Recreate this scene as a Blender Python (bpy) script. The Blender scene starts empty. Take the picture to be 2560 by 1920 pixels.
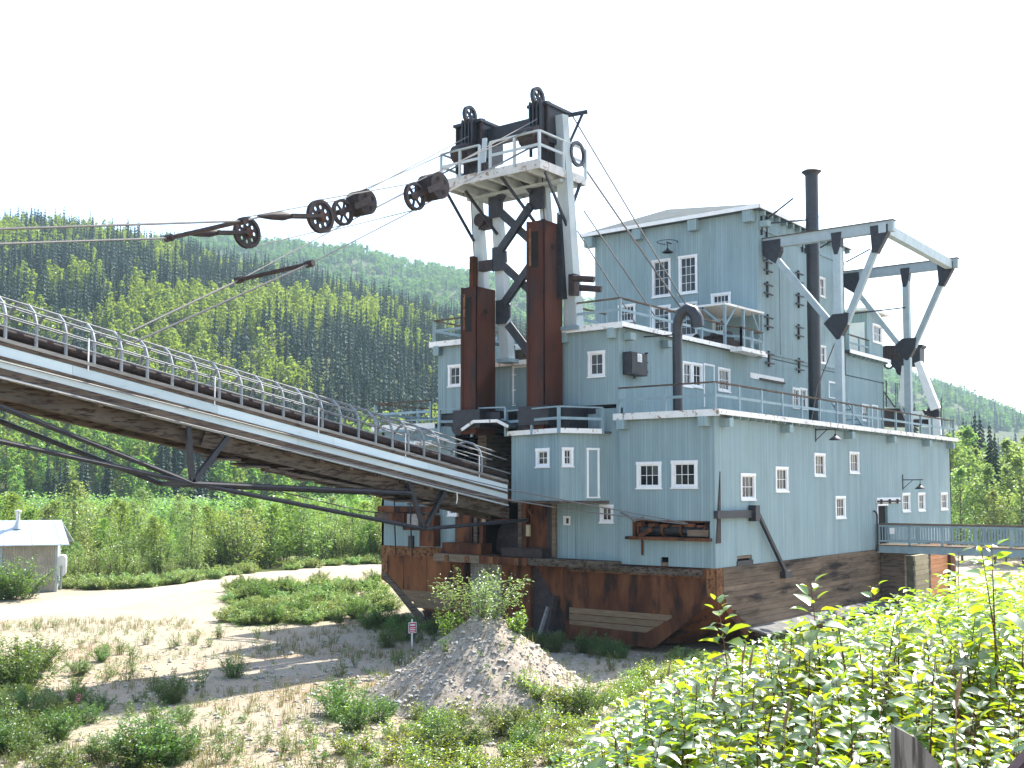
import bpy, bmesh, math, random
from mathutils import Vector as V, Matrix
R = math.radians
# ---------------------------------------------------------------- camera, world, sun, exposure
SC = bpy.context.scene
COL = SC.collection
F_PX, PPX, PPY, PIT, AZ = 2770.0, 1280.0, 1065.0, R(3.3), R(37.8)      # photograph pixels (2560 x 1920)
FH = V((-math.sin(AZ), math.cos(AZ), 0)); RT = V((math.cos(AZ), math.sin(AZ), 0)); UPZ = V((0, 0, 1))
FW = FH*math.cos(PIT) + UPZ*math.sin(PIT); CU = UPZ*math.cos(PIT) - FH*math.sin(PIT)
CAM = V((20.26, -39.01, 3.03))
cd = bpy.data.cameras.new('camera'); cam = bpy.data.objects.new('camera', cd); COL.objects.link(cam)
cam.location = CAM
cam.rotation_euler = Matrix((RT, CU, -FW)).transposed().to_euler()
cd.sensor_width = 36; cd.lens = F_PX/2560*36; cd.shift_y = (PPY-960)/2560
cd.clip_start = 0.1; cd.clip_end = 12000
SC.camera = cam
SUN_EL, SUN_AZ = R(49.0), R(2.5)          # azimuth from +Y towards +X
w = bpy.data.worlds.new('World'); SC.world = w; w.use_nodes = True
nt = w.node_tree
sky = nt.nodes.new('ShaderNodeTexSky'); sky.sky_type = 'NISHITA'; sky.sun_disc = False
sky.sun_elevation = SUN_EL; sky.sun_rotation = SUN_AZ
sky.altitude = 400; sky.air_density = 1.0; sky.dust_density = 2.2; sky.ozone_density = 1.0
nt.nodes['Background'].inputs['Strength'].default_value = 0.145
nt.links.new(sky.outputs[0], nt.nodes['Background'].inputs[0])
sl = bpy.data.lights.new('sun', 'SUN'); sl.energy = 5.0; sl.angle = R(0.53); sl.color = (1.0, 0.95, 0.86)
so = bpy.data.objects.new('sun', sl); COL.objects.link(so)
sdir = V((math.sin(SUN_AZ)*math.cos(SUN_EL), math.cos(SUN_AZ)*math.cos(SUN_EL), math.sin(SUN_EL)))
so.rotation_euler = sdir.to_track_quat('Z', 'Y').to_euler()
SC.view_settings.view_transform = 'Standard'; SC.view_settings.look = 'None'
SC.view_settings.exposure = 1.56; SC.view_settings.gamma = 1.0; SC.view_settings.use_curve_mapping = False
SC.cycles.max_bounces = 7; SC.cycles.diffuse_bounces = 3; SC.cycles.glossy_bounces = 2
SC.cycles.transmission_bounces = 4; SC.cycles.transparent_max_bounces = 6; SC.cycles.volume_bounces = 1
SC.cycles.use_denoising = True
SC.cycles.sample_clamp_indirect = 6.0
# ---------------------------------------------------------------- pixels -> directions -> points on known planes
ZM = dict(A=(1050,190,3.318),B=(1050,640,3.318),C=(1440,460,2.765),D=(1860,400,2.37),E=(920,980,3.456),F=(1460,960,3.456),
 G=(1960,960,3.457),H=(920,1330,2.212),I=(0,680,3.456),J=(600,880,3.16),K=(400,400,3.072),L=(0,1220,2.212),M=(1560,1320,2.212),
 N=(0,500,1.843),Q=(2180,900,4.147),R=(2180,1250,4.147),S=(1130,1060,4.609),T=(2060,720,4.253),U=(0,1280,6.38),
 W=(1560,1240,5.53),X=(940,1180,6.9125),Y=(2160,1060,4.6075),P=(2160,1650,5.53),V=(0,0,2212/2560), O=(0,0,1))
def px(k, x, y): a = ZM[k]; return a[0]+x/a[2], a[1]+y/a[2]
def ray(x, y): return FW + RT*((x-PPX)/F_PX) - CU*((y-PPY)/F_PX)
def o(k, x, y, ax, val):
    d = ray(*px(k, x, y)); i = 'xyz'.index(ax); return CAM + d*((val-CAM[i])/d[i])
def zat(k, x, y, X, Y):
    d = ray(*px(k, x, y)); return (CAM + d*((V((X, Y, 0))-V((CAM.x, CAM.y, 0))).dot(FH)/d.dot(FH))).z
def uv(u, v): return CAM.x+RT.x*u+FH.x*v, CAM.y+RT.y*u+FH.y*v           # metres right of / ahead of the camera
def touv(x, y): return (x-CAM.x)*RT.x+(y-CAM.y)*RT.y, (x-CAM.x)*FH.x+(y-CAM.y)*FH.y
# ---------------------------------------------------------------- materials
MATS = {}
def _nodes(name):
    m = bpy.data.materials.new(name); m.use_nodes = True; n = m.node_tree
    return m, n, n.nodes['Principled BSDF']
def N(n, t, **kw):
    x = n.nodes.new(t)
    for k, v in kw.items(): setattr(x, k, v)
    return x
def mathn(n, op, a, b=None):
    x = N(n, 'ShaderNodeMath', operation=op)
    for i, v in enumerate((a, b)):
        if v is None: continue
        if hasattr(v, 'links'): n.links.new(v, x.inputs[i])
        else: x.inputs[i].default_value = v
    return x.outputs[0]
def mixc(n, fac, a, b, mode='MIX'):
    x = N(n, 'ShaderNodeMix', data_type='RGBA', blend_type=mode)
    for i, v in ((0, fac), (6, a), (7, b)):
        if hasattr(v, 'links'): n.links.new(v, x.inputs[i])
        else: x.inputs[i].default_value = v if i == 0 else (*v, 1)
    return x.outputs[2]
def noise(n, scale, detail=4, stretch=(1,1,1), rough=.6, coord='Object'):
    tc = N(n, 'ShaderNodeTexCoord'); mp = N(n, 'ShaderNodeMapping'); mp.inputs['Scale'].default_value = stretch
    n.links.new(tc.outputs[coord], mp.inputs[0])
    x = N(n, 'ShaderNodeTexNoise'); x.inputs['Scale'].default_value = scale; x.inputs['Detail'].default_value = detail
    x.inputs['Roughness'].default_value = rough
    n.links.new(mp.outputs[0], x.inputs['Vector']); return x.outputs[0]
def ramp(n, v, lo, hi):
    x = N(n, 'ShaderNodeMapRange'); n.links.new(v, x.inputs[0]); x.inputs[1].default_value = lo; x.inputs[2].default_value = hi
    return x.outputs[0]
def bump(n, b, h, strength, dist=.02):
    x = N(n, 'ShaderNodeBump'); x.inputs['Strength'].default_value = strength; x.inputs['Distance'].default_value = dist
    n.links.new(h, x.inputs['Height']); n.links.new(x.outputs[0], b.inputs['Normal'])
def surf(name, c1, c2, c3=None, scale=2.0, rough=.75, stretch=(1,1,1), bmp=.25, metal=0, lo=.35, hi=.65, spec=.15, c3lo=.58, c3hi=.7, c3scale=6):
    m, n, b = _nodes(name)
    f = ramp(n, noise(n, scale, 6, stretch), lo, hi)
    c = mixc(n, f, c1, c2)
    if c3: c = mixc(n, ramp(n, noise(n, c3scale, 5, stretch), c3lo, c3hi), c, c3)
    oi = N(n, 'ShaderNodeObjectInfo'); v = ramp(n, oi.outputs['Random'], 0, 1)
    hs = N(n, 'ShaderNodeHueSaturation'); n.links.new(c, hs.inputs['Color'])
    n.links.new(mathn(n, 'ADD', mathn(n, 'MULTIPLY', v, .24), .88), hs.inputs['Value'])
    n.links.new(hs.outputs[0], b.inputs['Base Color'])
    b.inputs['Roughness'].default_value = rough; b.inputs['Metallic'].default_value = metal; b.inputs['Specular IOR Level'].default_value = spec
    if bmp: bump(n, b, noise(n, scale*6, 5, stretch), bmp)
    MATS[name] = m; return m
def siding(name, c1, c2, width=.135):
    m, n, b = _nodes(name)
    tc = N(n, 'ShaderNodeTexCoord'); sp = N(n, 'ShaderNodeSeparateXYZ'); n.links.new(tc.outputs['Object'], sp.inputs[0])
    u = mathn(n, 'DIVIDE', mathn(n, 'ADD', sp.outputs[0], sp.outputs[1]), width)
    cell = mathn(n, 'FLOOR', u); fr = mathn(n, 'FRACT', u)
    wn = N(n, 'ShaderNodeTexWhiteNoise', noise_dimensions='1D'); n.links.new(cell, wn.inputs['W'])
    groove = mathn(n, 'LESS_THAN', fr, mathn(n, 'ADD', .045, mathn(n, 'MULTIPLY', mathn(n, 'POWER', wn.outputs[0], 6.0), .10)))
    f = ramp(n, noise(n, 1.1, 5, (1,1,.35)), .3, .7)
    c = mixc(n, f, c1, c2)
    st = ramp(n, noise(n, 5.0, 5, (1.6,1.6,.07), .7), .56, .74)
    c = mixc(n, mathn(n, 'MULTIPLY', st, .5), c, (.11,.13,.12))
    pale = ramp(n, noise(n, 4.0, 5, (1.3,1.3,.1), .7), .55, .75)
    c = mixc(n, mathn(n, 'MULTIPLY', pale, .35), c, (.34,.44,.48))
    fade = ramp(n, noise(n, .45, 4, (1,1,.6)), .45, .62); c = mixc(n, mathn(n, 'MULTIPLY', fade, .35), c, (.26,.36,.40))
    rn = mathn(n, 'MULTIPLY', ramp(n, noise(n, 2.2, 6, (1.5,1.5,.05), .8), .66, .78), ramp(n, noise(n, .6, 3), .5, .6)); c = mixc(n, mathn(n, 'MULTIPLY', rn, .45), c, (.14,.085,.05))
    hs = N(n, 'ShaderNodeHueSaturation'); n.links.new(c, hs.inputs['Color'])
    n.links.new(mathn(n, 'ADD', mathn(n, 'MULTIPLY', wn.outputs[0], .16), .92), hs.inputs['Value'])
    c = mixc(n, mathn(n, 'MULTIPLY', groove, .6), hs.outputs[0], (.05,.06,.06))
    n.links.new(c, b.inputs['Base Color']); b.inputs['Roughness'].default_value = .75; b.inputs['Specular IOR Level'].default_value = .1
    h = mathn(n, 'ADD', mathn(n, 'SUBTRACT', mathn(n, 'MULTIPLY', wn.outputs[0], .5), groove), mathn(n, 'MULTIPLY', noise(n, 30, 3, (1,1,.15)), .25))
    bump(n, b, h, .5, .012)
    MATS[name] = m; return m
siding('siding', (.215,.298,.308), (.26,.347,.353))
surf('white_paint', (.72,.72,.70), (.80,.80,.78), (.55,.52,.46), scale=3, rough=.6, bmp=.1, c3lo=.66, c3hi=.8)
surf('worn_white', (.70,.70,.67), (.78,.78,.75), (.30,.22,.15), scale=3, rough=.7, bmp=.2, c3lo=.57, c3hi=.66, c3scale=4)
surf('grey_paint', (.20,.285,.32), (.26,.345,.375), (.22,.20,.17), scale=2.5, rough=.6, bmp=.1, c3lo=.68, c3hi=.8)
surf('pale_steel', (.36,.42,.43), (.46,.51,.52), (.33,.25,.18), scale=1.5, rough=.55, bmp=.12, stretch=(1,1,.4), c3lo=.62, c3hi=.76)
surf('black_steel', (.011,.012,.017), (.022,.024,.031), (.045,.028,.022), scale=4, rough=.55, bmp=.15, spec=.4)
surf('dark_iron', (.028,.021,.021), (.048,.036,.035), (.08,.04,.026), scale=5, rough=.6, bmp=.2)
surf('rust', (.072,.025,.013), (.155,.06,.026), (.024,.013,.011), scale=1.3, rough=.85, bmp=.4, stretch=(1,1,.3), c3lo=.50, c3hi=.64, c3scale=1.6, lo=.38, hi=.62)
surf('rust_bright', (.15,.065,.028), (.25,.125,.055), (.075,.03,.016), scale=2.5, rough=.85, bmp=.3, c3lo=.48, c3hi=.62)
surf('spud_rust', (.045,.015,.010), (.085,.027,.015), (.027,.019,.019), scale=.9, rough=.7, bmp=.2, stretch=(1,1,.22), c3lo=.50, c3hi=.66, c3scale=1.6)
surf('old_wood', (.135,.098,.066), (.215,.165,.115), (.07,.05,.038), scale=3, rough=.9, bmp=.4, stretch=(.6,.35,4))
surf('grey_wood', (.21,.20,.185), (.31,.295,.27), (.11,.10,.09), scale=4, rough=.9, bmp=.4, stretch=(1,.3,3))
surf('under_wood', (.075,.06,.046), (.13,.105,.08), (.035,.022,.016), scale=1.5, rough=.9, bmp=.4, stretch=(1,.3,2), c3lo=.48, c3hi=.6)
surf('ledge_wood', (.11,.11,.105), (.16,.155,.15), scale=3, rough=.9, bmp=.3)
surf('stern_plank', (.16,.105,.06), (.23,.16,.10), (.09,.06,.035), scale=3, rough=.9, bmp=.4, stretch=(.6,.35,4))
surf('davit_paint', (.31,.38,.40), (.38,.45,.465), (.26,.27,.26), scale=2.5, rough=.6, bmp=.1, c3lo=.66, c3hi=.8)
surf('dirty_white', (.48,.48,.46), (.58,.58,.56), (.26,.19,.13), scale=3, rough=.75, bmp=.2, c3lo=.55, c3hi=.66, c3scale=4)
surf('rust_warm', (.13,.048,.02), (.22,.09,.036), (.05,.024,.016), scale=1.3, rough=.85, bmp=.4, stretch=(1,1,.35), c3lo=.52, c3hi=.66, c3scale=1.6)
surf('dark_wood', (.085,.062,.048), (.15,.115,.085), (.045,.034,.03), scale=2.5, rough=.9, bmp=.4, stretch=(.4,.3,3), c3lo=.5, c3hi=.62)
surf('hull_wood', (.10,.075,.053), (.19,.142,.10), (.022,.018,.017), scale=1.2, rough=.9, bmp=.4, stretch=(.5,.35,2.5), c3lo=.52, c3hi=.66, c3scale=1.0)
surf('shaded_green_timber', (.085,.10,.085), (.14,.15,.12), scale=3, rough=.9, bmp=.3)  # crib sides turned from the sun, shade put into the colour
surf('pale_timber', (.30,.26,.17), (.38,.33,.22), scale=3, rough=.9, bmp=.3)  # on the crib: its sunlit side, light put into the colour
surf('sunlit_hull_wood', (.42,.19,.085), (.52,.26,.13), (.30,.14,.07), scale=3, rough=.8, bmp=.3, stretch=(1,.3,3))  # hull planks at the far end, sunlight put into the orange colour
surf('hollow_shade', (.012,.011,.010), (.022,.019,.017), scale=1, rough=.9, bmp=0)  # near-black: shade inside rooms and openings put into the colour
surf('roofing', (.05,.066,.07), (.072,.09,.095), scale=1.4, rough=.85, bmp=.2)
surf('stack_paint', (.016,.018,.022), (.028,.030,.036), (.05,.04,.035), scale=2, rough=.45, bmp=.08, spec=.5)
surf('galvanised', (.50,.52,.52), (.60,.61,.60), (.42,.41,.38), scale=2, rough=.45, bmp=.05, metal=.55)
surf('hut_panel', (.36,.345,.29), (.46,.435,.37), scale=2, rough=.55, bmp=.05, metal=.3)
surf('hut_grey', (.28,.33,.33), (.32,.37,.37), scale=2, rough=.6, bmp=.05)
surf('hut_roof', (.36,.43,.46), (.42,.48,.51), scale=1, rough=.4, bmp=.03, metal=.2)
surf('panel_blue', (.50,.60,.62), (.60,.68,.69), (.40,.46,.45), scale=1.2, rough=.55, bmp=.06, stretch=(1,.3,1), c3lo=.6, c3hi=.8)
surf('rope', (.16,.155,.15), (.24,.23,.22), scale=20, rough=.6, bmp=.2, metal=.4)
surf('sign_red', (.42,.03,.035), (.47,.04,.04), scale=3, rough=.5, bmp=0)
surf('plank_grey', (.20,.175,.155), (.30,.265,.235), (.10,.085,.075), scale=9, rough=.95, bmp=.6, stretch=(1,1,.06), c3lo=.5, c3hi=.6, c3scale=30)
surf('post_dark', (.05,.03,.035), (.07,.045,.05), scale=5, rough=.6, bmp=.1)
surf('stone', (.36,.335,.30), (.52,.49,.45), (.26,.23,.20), scale=.9, rough=.9, bmp=.2)
def glass():
    m, n, b = _nodes('glass'); oi = N(n, 'ShaderNodeObjectInfo'); n.links.new(mixc(n, mathn(n, 'POWER', oi.outputs['Random'], 3.0), (.008,.010,.013), (.075,.085,.07)), b.inputs['Base Color']);  b.inputs['Roughness'].default_value = .04
    b.inputs['Specular IOR Level'].default_value = .3
    bump(n, b, noise(n, 1.5, 1), .12); MATS['glass'] = m
glass()
# ---------------------------------------------------------------- mesh helpers
LOC = {}
class MB:
    def __init__(s): s.v = []; s.f = []
    def quadbox(s, c):                       # 8 corners: 0-3 bottom ring, 4-7 top ring
        b = len(s.v); s.v += [tuple(p) for p in c]
        for q in ((0,3,2,1),(4,5,6,7),(0,1,5,4),(1,2,6,5),(2,3,7,6),(3,0,4,7)): s.f.append(tuple(b+i for i in q))
        return s
    def box(s, x0, x1, y0, y1, z0, z1):
        x0, x1 = sorted((x0, x1)); y0, y1 = sorted((y0, y1)); z0, z1 = sorted((z0, z1))
        return s.quadbox([(x0,y0,z0),(x1,y0,z0),(x1,y1,z0),(x0,y1,z0),(x0,y0,z1),(x1,y0,z1),(x1,y1,z1),(x0,y1,z1)])
    def beam(s, p, q, wd, h, up=UPZ, wd2=None, h2=None):
        p = V(p); q = V(q); d = (q-p).normalized(); sd = d.cross(up)
        if sd.length < 1e-4: sd = d.cross(V((0,1,0)))
        sd.normalize(); u = sd.cross(d)
        w2 = wd if wd2 is None else wd2; hh = h if h2 is None else h2
        c = []
        for pt, a, b in ((p, wd, h), (q, w2, hh)):
            c += [pt-sd*a/2-u*b/2, pt+sd*a/2-u*b/2, pt+sd*a/2+u*b/2, pt-sd*a/2+u*b/2]
        return s.quadbox(c)
    def tube(s, p, q, r, n=10, r2=None, caps=True): return s.path([p, q], [r, r if r2 is None else r2], n, caps)
    def path(s, pts, r, n=8, caps=True):
        pts = [V(p) for p in pts]; rr = r if isinstance(r, (list, tuple)) else [r]*len(pts)
        b = len(s.v); ref = None
        for i, p in enumerate(pts):
            d = (pts[min(i+1, len(pts)-1)]-pts[max(i-1, 0)]).normalized()
            if ref is None: ref = d.orthogonal().normalized()
            a = (ref - d*ref.dot(d)).normalized(); c = d.cross(a); ref = a
            for k in range(n):
                t = 2*math.pi*k/n; s.v.append(tuple(p+(a*math.cos(t)+c*math.sin(t))*rr[i]))
        for i in range(len(pts)-1):
            for k in range(n):
                k2 = (k+1) % n; s.f.append((b+i*n+k, b+i*n+k2, b+(i+1)*n+k2, b+(i+1)*n+k))
        if caps:
            s.f.append(tuple(b+k for k in reversed(range(n)))); e = b+(len(pts)-1)*n; s.f.append(tuple(e+k for k in range(n)))
        return s
    def prism(s, pts, ext):
        b = len(s.v); m = len(pts); ext = V(ext)
        s.v += [tuple(V(p)) for p in pts] + [tuple(V(p)+ext) for p in pts]
        s.f.append(tuple(b+i for i in range(m))); s.f.append(tuple(b+m+i for i in reversed(range(m))))
        for i in range(m): j = (i+1) % m; s.f.append((b+j, b+i, b+m+i, b+m+j))
        return s
    def face(s, pts): b = len(s.v); s.v += [tuple(p) for p in pts]; s.f.append(tuple(range(b, b+len(pts)))); return s
    def lathe(s, c, ax, prof, n=24):
        c = V(c); ax = V(ax).normalized(); a = ax.orthogonal().normalized(); d = ax.cross(a); b = len(s.v)
        for r, t in prof:
            for k in range(n): th = 2*math.pi*k/n; s.v.append(tuple(c+ax*t+(a*math.cos(th)+d*math.sin(th))*r))
        for i in range(len(prof)-1):
            for k in range(n): k2 = (k+1) % n; s.f.append((b+i*n+k, b+i*n+k2, b+(i+1)*n+k2, b+(i+1)*n+k))
        return s
    def build(s, name, mat, parent=None, smooth=False, kind=None):
        org = LOC.get(parent.name, V((0,0,0))) if parent else V((0,0,0))
        me = bpy.data.meshes.new(name); me.from_pydata([tuple(V(p)-org) for p in s.v], [], s.f)
        bm = bmesh.new(); bm.from_mesh(me); bmesh.ops.recalc_face_normals(bm, faces=bm.faces)
        bm.to_mesh(me); bm.free()
        if smooth:
            me.polygons.foreach_set('use_smooth', [True]*len(me.polygons))
            if hasattr(me, 'set_sharp_from_angle'): me.set_sharp_from_angle(angle=R(40))
        for mm in (mat if isinstance(mat, (list, tuple)) else [mat]): me.materials.append(MATS[mm])
        ob = bpy.data.objects.new(name, me); COL.objects.link(ob)
        if parent: ob.parent = parent; LOC[ob.name] = org
        if kind: ob['kind'] = kind
        return ob
def tag(ob, label, cat, group=None):
    ob['label'] = label; ob['category'] = cat
    if group: ob['group'] = group
    return ob
def thing(name, label, cat, loc=(0,0,0), group=None):
    e = bpy.data.objects.new(name, None); COL.objects.link(e); e.location = loc; LOC[e.name] = V(loc); e.empty_display_size = .3
    return tag(e, label, cat, group)
def copy_tree(ob, parent=None):
    c = ob.copy(); COL.objects.link(c)
    if parent: c.parent = parent
    for ch in ob.children: copy_tree(ch, c)
    return c
class Face:                                   # a wall plane: origin P (lower left seen from outside), U to the right, Nn outwards
    def __init__(s, P, U, Nn): s.P = V(P); s.U = V(U); s.Nn = V(Nn)
    def pt(s, u, n, z): return s.P + s.U*u + s.Nn*n + UPZ*z
    def box(s, mb, u0, u1, n0, n1, z0, z1):
        return mb.quadbox([s.pt(u0,n0,z0), s.pt(u1,n0,z0), s.pt(u1,n1,z0), s.pt(u0,n1,z0), s.pt(u0,n0,z1), s.pt(u1,n0,z1), s.pt(u1,n1,z1), s.pt(u0,n1,z1)])
    def px(s, k, x, y):
        d = ray(*px(k, x, y)); p = CAM + d*((s.P-CAM).dot(s.Nn)/d.dot(s.Nn)); q = p-s.P; return q.dot(s.U), q.z
    def rect(s, k, x0, y0, x1, y1):
        a = s.px(k, x0, y0); b = s.px(k, x1, y1); c = s.px(k, x1, y0); d = s.px(k, x0, y1)
        return ((a[0]+d[0])/2, (b[1]+d[1])/2, (b[0]+c[0])/2, (a[1]+c[1])/2)
    def wall(s, name, L, H, holes, mat, parent, t=.14, u0=0, z0=0, topfn=None):
        us = sorted({u0, L, *[v for h in holes for v in (h[0], h[2])]}); zs = sorted({z0, H, *[v for h in holes for v in (h[1], h[3])]})
        us = [u for u in us if u0 <= u <= L]; zs = [z for z in zs if z0 <= z <= H]
        def solid(i, j):
            if i < 0 or j < 0 or i >= len(us)-1 or j >= len(zs)-1: return False
            cu = (us[i]+us[i+1])/2; cz = (zs[j]+zs[j+1])/2
            return not any(h[0] < cu < h[2] and h[1] < cz < h[3] for h in holes)
        mb = MB()
        for i in range(len(us)-1):
            for j in range(len(zs)-1):
                if not solid(i, j): continue
                a, b, c, d = us[i], us[i+1], zs[j], zs[j+1]
                mb.face([s.pt(a,0,c), s.pt(b,0,c), s.pt(b,0,d), s.pt(a,0,d)]); mb.face([s.pt(a,-t,c), s.pt(a,-t,d), s.pt(b,-t,d), s.pt(b,-t,c)])
                if not solid(i-1, j): mb.face([s.pt(a,0,c), s.pt(a,0,d), s.pt(a,-t,d), s.pt(a,-t,c)])
                if not solid(i+1, j): mb.face([s.pt(b,0,c), s.pt(b,-t,c), s.pt(b,-t,d), s.pt(b,0,d)])
                if not solid(i, j-1): mb.face([s.pt(a,0,c), s.pt(a,-t,c), s.pt(b,-t,c), s.pt(b,0,c)])
                if not solid(i, j+1): mb.face([s.pt(a,0,d), s.pt(b,0,d), s.pt(b,-t,d), s.pt(a,-t,d)])
        ob = mb.build2(name, mat, parent); return ob
    def window(s, r, cols, rows, parent, cas=.10, sash=.045, sill=True, name='window', back=None):
        u0, z0, u1, z1 = r; m = MB(); p = .035
        zb = z0+.06 if sill else z0
        s.box(m, u0, u0+cas, -.10, p, zb, z1-cas); s.box(m, u1-cas, u1, -.10, p, zb, z1-cas)
        s.box(m, u0-.015, u1+.015, -.10, p+.012, z1-cas, z1); s.box(m, u0+cas, u1-cas, -.10, p, zb, zb+cas*.6)
        wo = m.build(name, 'white_paint', parent)
        a, b, c, d = u0+cas, u1-cas, zb+cas*.6, z1-cas
        g = MB(); sw = .022
        for (x0, x1, y0, y1) in ((a, a+sash, c, d), (b-sash, b, c, d), (a+sash, b-sash, c, c+sash), (a+sash, b-sash, d-sash, d)): s.box(g, x0, x1, -.07, -.02, y0, y1)
        a += sash; b -= sash; c += sash; d -= sash
        for i in range(1, cols): x = a+(b-a)*i/cols; s.box(g, x-sw/2, x+sw/2, -.065, -.028, c, d)
        for j in range(1, rows): z = c+(d-c)*j/rows; s.box(g, a, b, -.064, -.027, z-sw/2, z+sw/2)
        g.build('sash', 'white_paint', wo)
        for i in range(cols):
            for j in range(rows):
                q = MB(); s.box(q, a+(b-a)*i/cols+.003, a+(b-a)*(i+1)/cols-.003, -.052, -.046, c+(d-c)*j/rows+.003, c+(d-c)*(j+1)/rows-.003)
                q.build('pane', 'glass', wo)
        if sill: q = MB(); s.box(q, u0-.035, u1+.035, -.10, p+.03, z0, z0+.06); q.build('sill', 'white_paint', wo)
        return wo
    def panel(s, r, parent, mat='siding', cas=.09, name='door', bottom=True):
        u0, z0, u1, z1 = r; m = MB()
        s.box(m, u0+cas, u1-cas, -.05, .012, z0+(cas if bottom else 0), z1-cas); d = m.build(name, mat, parent)
        g = MB(); s.box(g, u0, u0+cas, -.05, .035, z0, z1-cas); s.box(g, u1-cas, u1, -.05, .035, z0, z1-cas); s.box(g, u0-.01, u1+.01, -.05, .045, z1-cas, z1)
        if bottom: s.box(g, u0-.02, u1+.02, -.05, .06, z0-.06, z0)
        g.build('casing', 'white_paint', d); return d
def _build2(s, name, mat, parent):
    org = LOC.get(parent.name, V((0,0,0)))
    me = bpy.data.meshes.new(name); me.from_pydata([tuple(V(p)-org) for p in s.v], [], s.f)
    bm = bmesh.new(); bm.from_mesh(me); bmesh.ops.remove_doubles(bm, verts=bm.verts, dist=1e-4); bmesh.ops.recalc_face_normals(bm, faces=bm.faces)
    bm.to_mesh(me); bm.free(); me.materials.append(MATS[mat])
    ob = bpy.data.objects.new(name, me); COL.objects.link(ob); ob.parent = parent; LOC[ob.name] = org; return ob
MB.build2 = _build2
def railing(pts, hgt, parent, mat='grey_paint', cap='dark_wood', spacing=1.9, mid=True, rail=.075, post=.1, name='railing'):
    m = MB(); pts = [V(p) for p in pts]; posts = []
    for a, b in zip(pts, pts[1:]):
        m.beam(a+UPZ*hgt, b+UPZ*hgt, rail*1.5, rail*.8)
        k = max(1, round((b-a).length/spacing))
        for i in range(k+1): posts.append(a.lerp(b, i/k))
    ro = m.build(name, cap, parent)
    if mid:
        for a, b in zip(pts, pts[1:]): MB().beam(a+UPZ*hgt*.52, b+UPZ*hgt*.52, rail*.6, rail*1.5).build('mid_rail', mat, ro)
    done = []
    for p in posts:
        if any((p-q).length < .15 for q in done): continue
        done.append(p); MB().beam(p-UPZ*.12, p+UPZ*(hgt-.02), post, post, up=V((1,0,0))).build('post', mat, ro)
    return ro
# ================================================================ the dredge: hull, three storeys, roofs, windows
rnd = random.Random(4)
X0, XL, XM, XML, YU, YB = 0.0, -18.05, -4.35, -14.4, 13.41, 30.6      # side wall, far side wall, middle storey walls, upper house front, bow end
DR = thing('gold_dredge', 'huge grey wooden gold dredge with white windows on rusty hull', 'dredge', (-9, 0, -3.25))
# --- hull
def hull_block(name, xa, xb, zt, cut_r, cut_l, y0=0.0, y1=30.4, zb=-3.3, ch=-1.3):
    bm = bmesh.new(); P = []
    for x, cut in ((xa, cut_l), (xb, cut_r)):
        s = 1 if x == xa else -1
        P += [(x, y0, zt), (x, y1, zt), (x, y1, zb)]
        P += [(x, y0, ch), (x+s*4.3, y0, zb), (x, y0+4.6, zb)] if cut else [(x, y0, zb)]
    for p in P: bm.verts.new(V(p)-LOC[DR.name])
    bmesh.ops.convex_hull(bm, input=bm.verts)
    me = bpy.data.meshes.new(name); bm.to_mesh(me); bm.free(); me.materials.append(MATS['rust'])
    ob = bpy.data.objects.new(name, me); COL.objects.link(ob); ob.parent = DR; LOC[ob.name] = LOC[DR.name]; return ob
hr = hull_block('hull', -7.2, 0.0, -.02, True, False); hl = hull_block('hull', XL, -13.5, .33, False, True); hl.data.materials[0] = MATS['rust_warm']
hc = MB().box(-13.5, -7.2, .55, 30, -3.3, .1).build('hull', 'rust', DR)
# edge plates, strips and planks on the stern
def plate(pts, th, mat, name='hull_plate', par=hr): return MB().prism([V(p) for p in pts], (0, -th, 0)).build(name, mat, par)
plate([(-.02,0,-.02),(-.38,0,-.02),(-.38,0,-1.35),(-.02,0,-1.3)], .03, 'rust_bright')
plate([(0,-.01,-1.22),(-.3,-.01,-1.12),(-3.1,-.01,-2.72),(-2.75,-.01,-3.3)], .05, 'rust')
plate([(-2.9,-.01,-2.75),(-7.2,-.01,-2.65),(-7.2,-.01,-3.3),(-2.75,-.01,-3.3)], .035, 'rust')
MB().prism([(.01,0,-1.22),(.01,.25,-1.12),(.01,3.3,-2.85),(.01,3.0,-3.3)], (.06,0,0)).build('hull_plate', 'rust', hr)
for j in range(3): MB().box(-6.9, -1.95-.42*j*.9, -.028, .0, -1.95-.27*j+.0, -2.2-.27*j+.015).build('hull_plank', 'stern_plank', hr)
MB().box(-6.9, -.55, -.16, 0, -.36, -.10).build('rubbing_timber', 'under_wood', hr)
MB().box(-6.9, -.55, -.05, 0, -.42, -.363).build('hull_plate', 'rust_bright', hr)
plate([(XL+.02,0,.33),(XL+.42,0,.33),(XL+.42,0,-1.2),(XL+.02,0,-1.25)], .03, 'rust_bright', par=hl)
plate([(XL+.42,0,.33),(-13.6,0,.33),(-13.6,0,-.12),(XL+.42,0,-.12)], .025, 'rust_bright', par=hl)
plate([(XL,-.01,-1.05),(XL+.3,-.01,-.95),(-15.1,-.01,-3.0),(-15.4,-.01,-3.3)], .05, 'dark_wood', par=hl)
for j in range(3): MB().box(-16.9+.5*j, -13.5, -.026, 0, -1.75-.27*j+.01, -2.0-.27*j).build('hull_plank', 'stern_plank', hl)
plate([(-15.3,-.01,-2.62),(-13.5,-.01,-2.62),(-13.5,-.01,-3.3),(-15.0,-.01,-3.3)], .04, 'rust', par=hl)
for x in (-1.9,-3.6,-5.3): MB().box(x, x+.05, -.012, 0, -1.9, -.43).build('plate_seam', 'rust', hr)
for x in (-16.6,-15.1): MB().box(x, x+.05, -.012, 0, -1.72, -.13).build('plate_seam', 'rust', hl)
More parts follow.
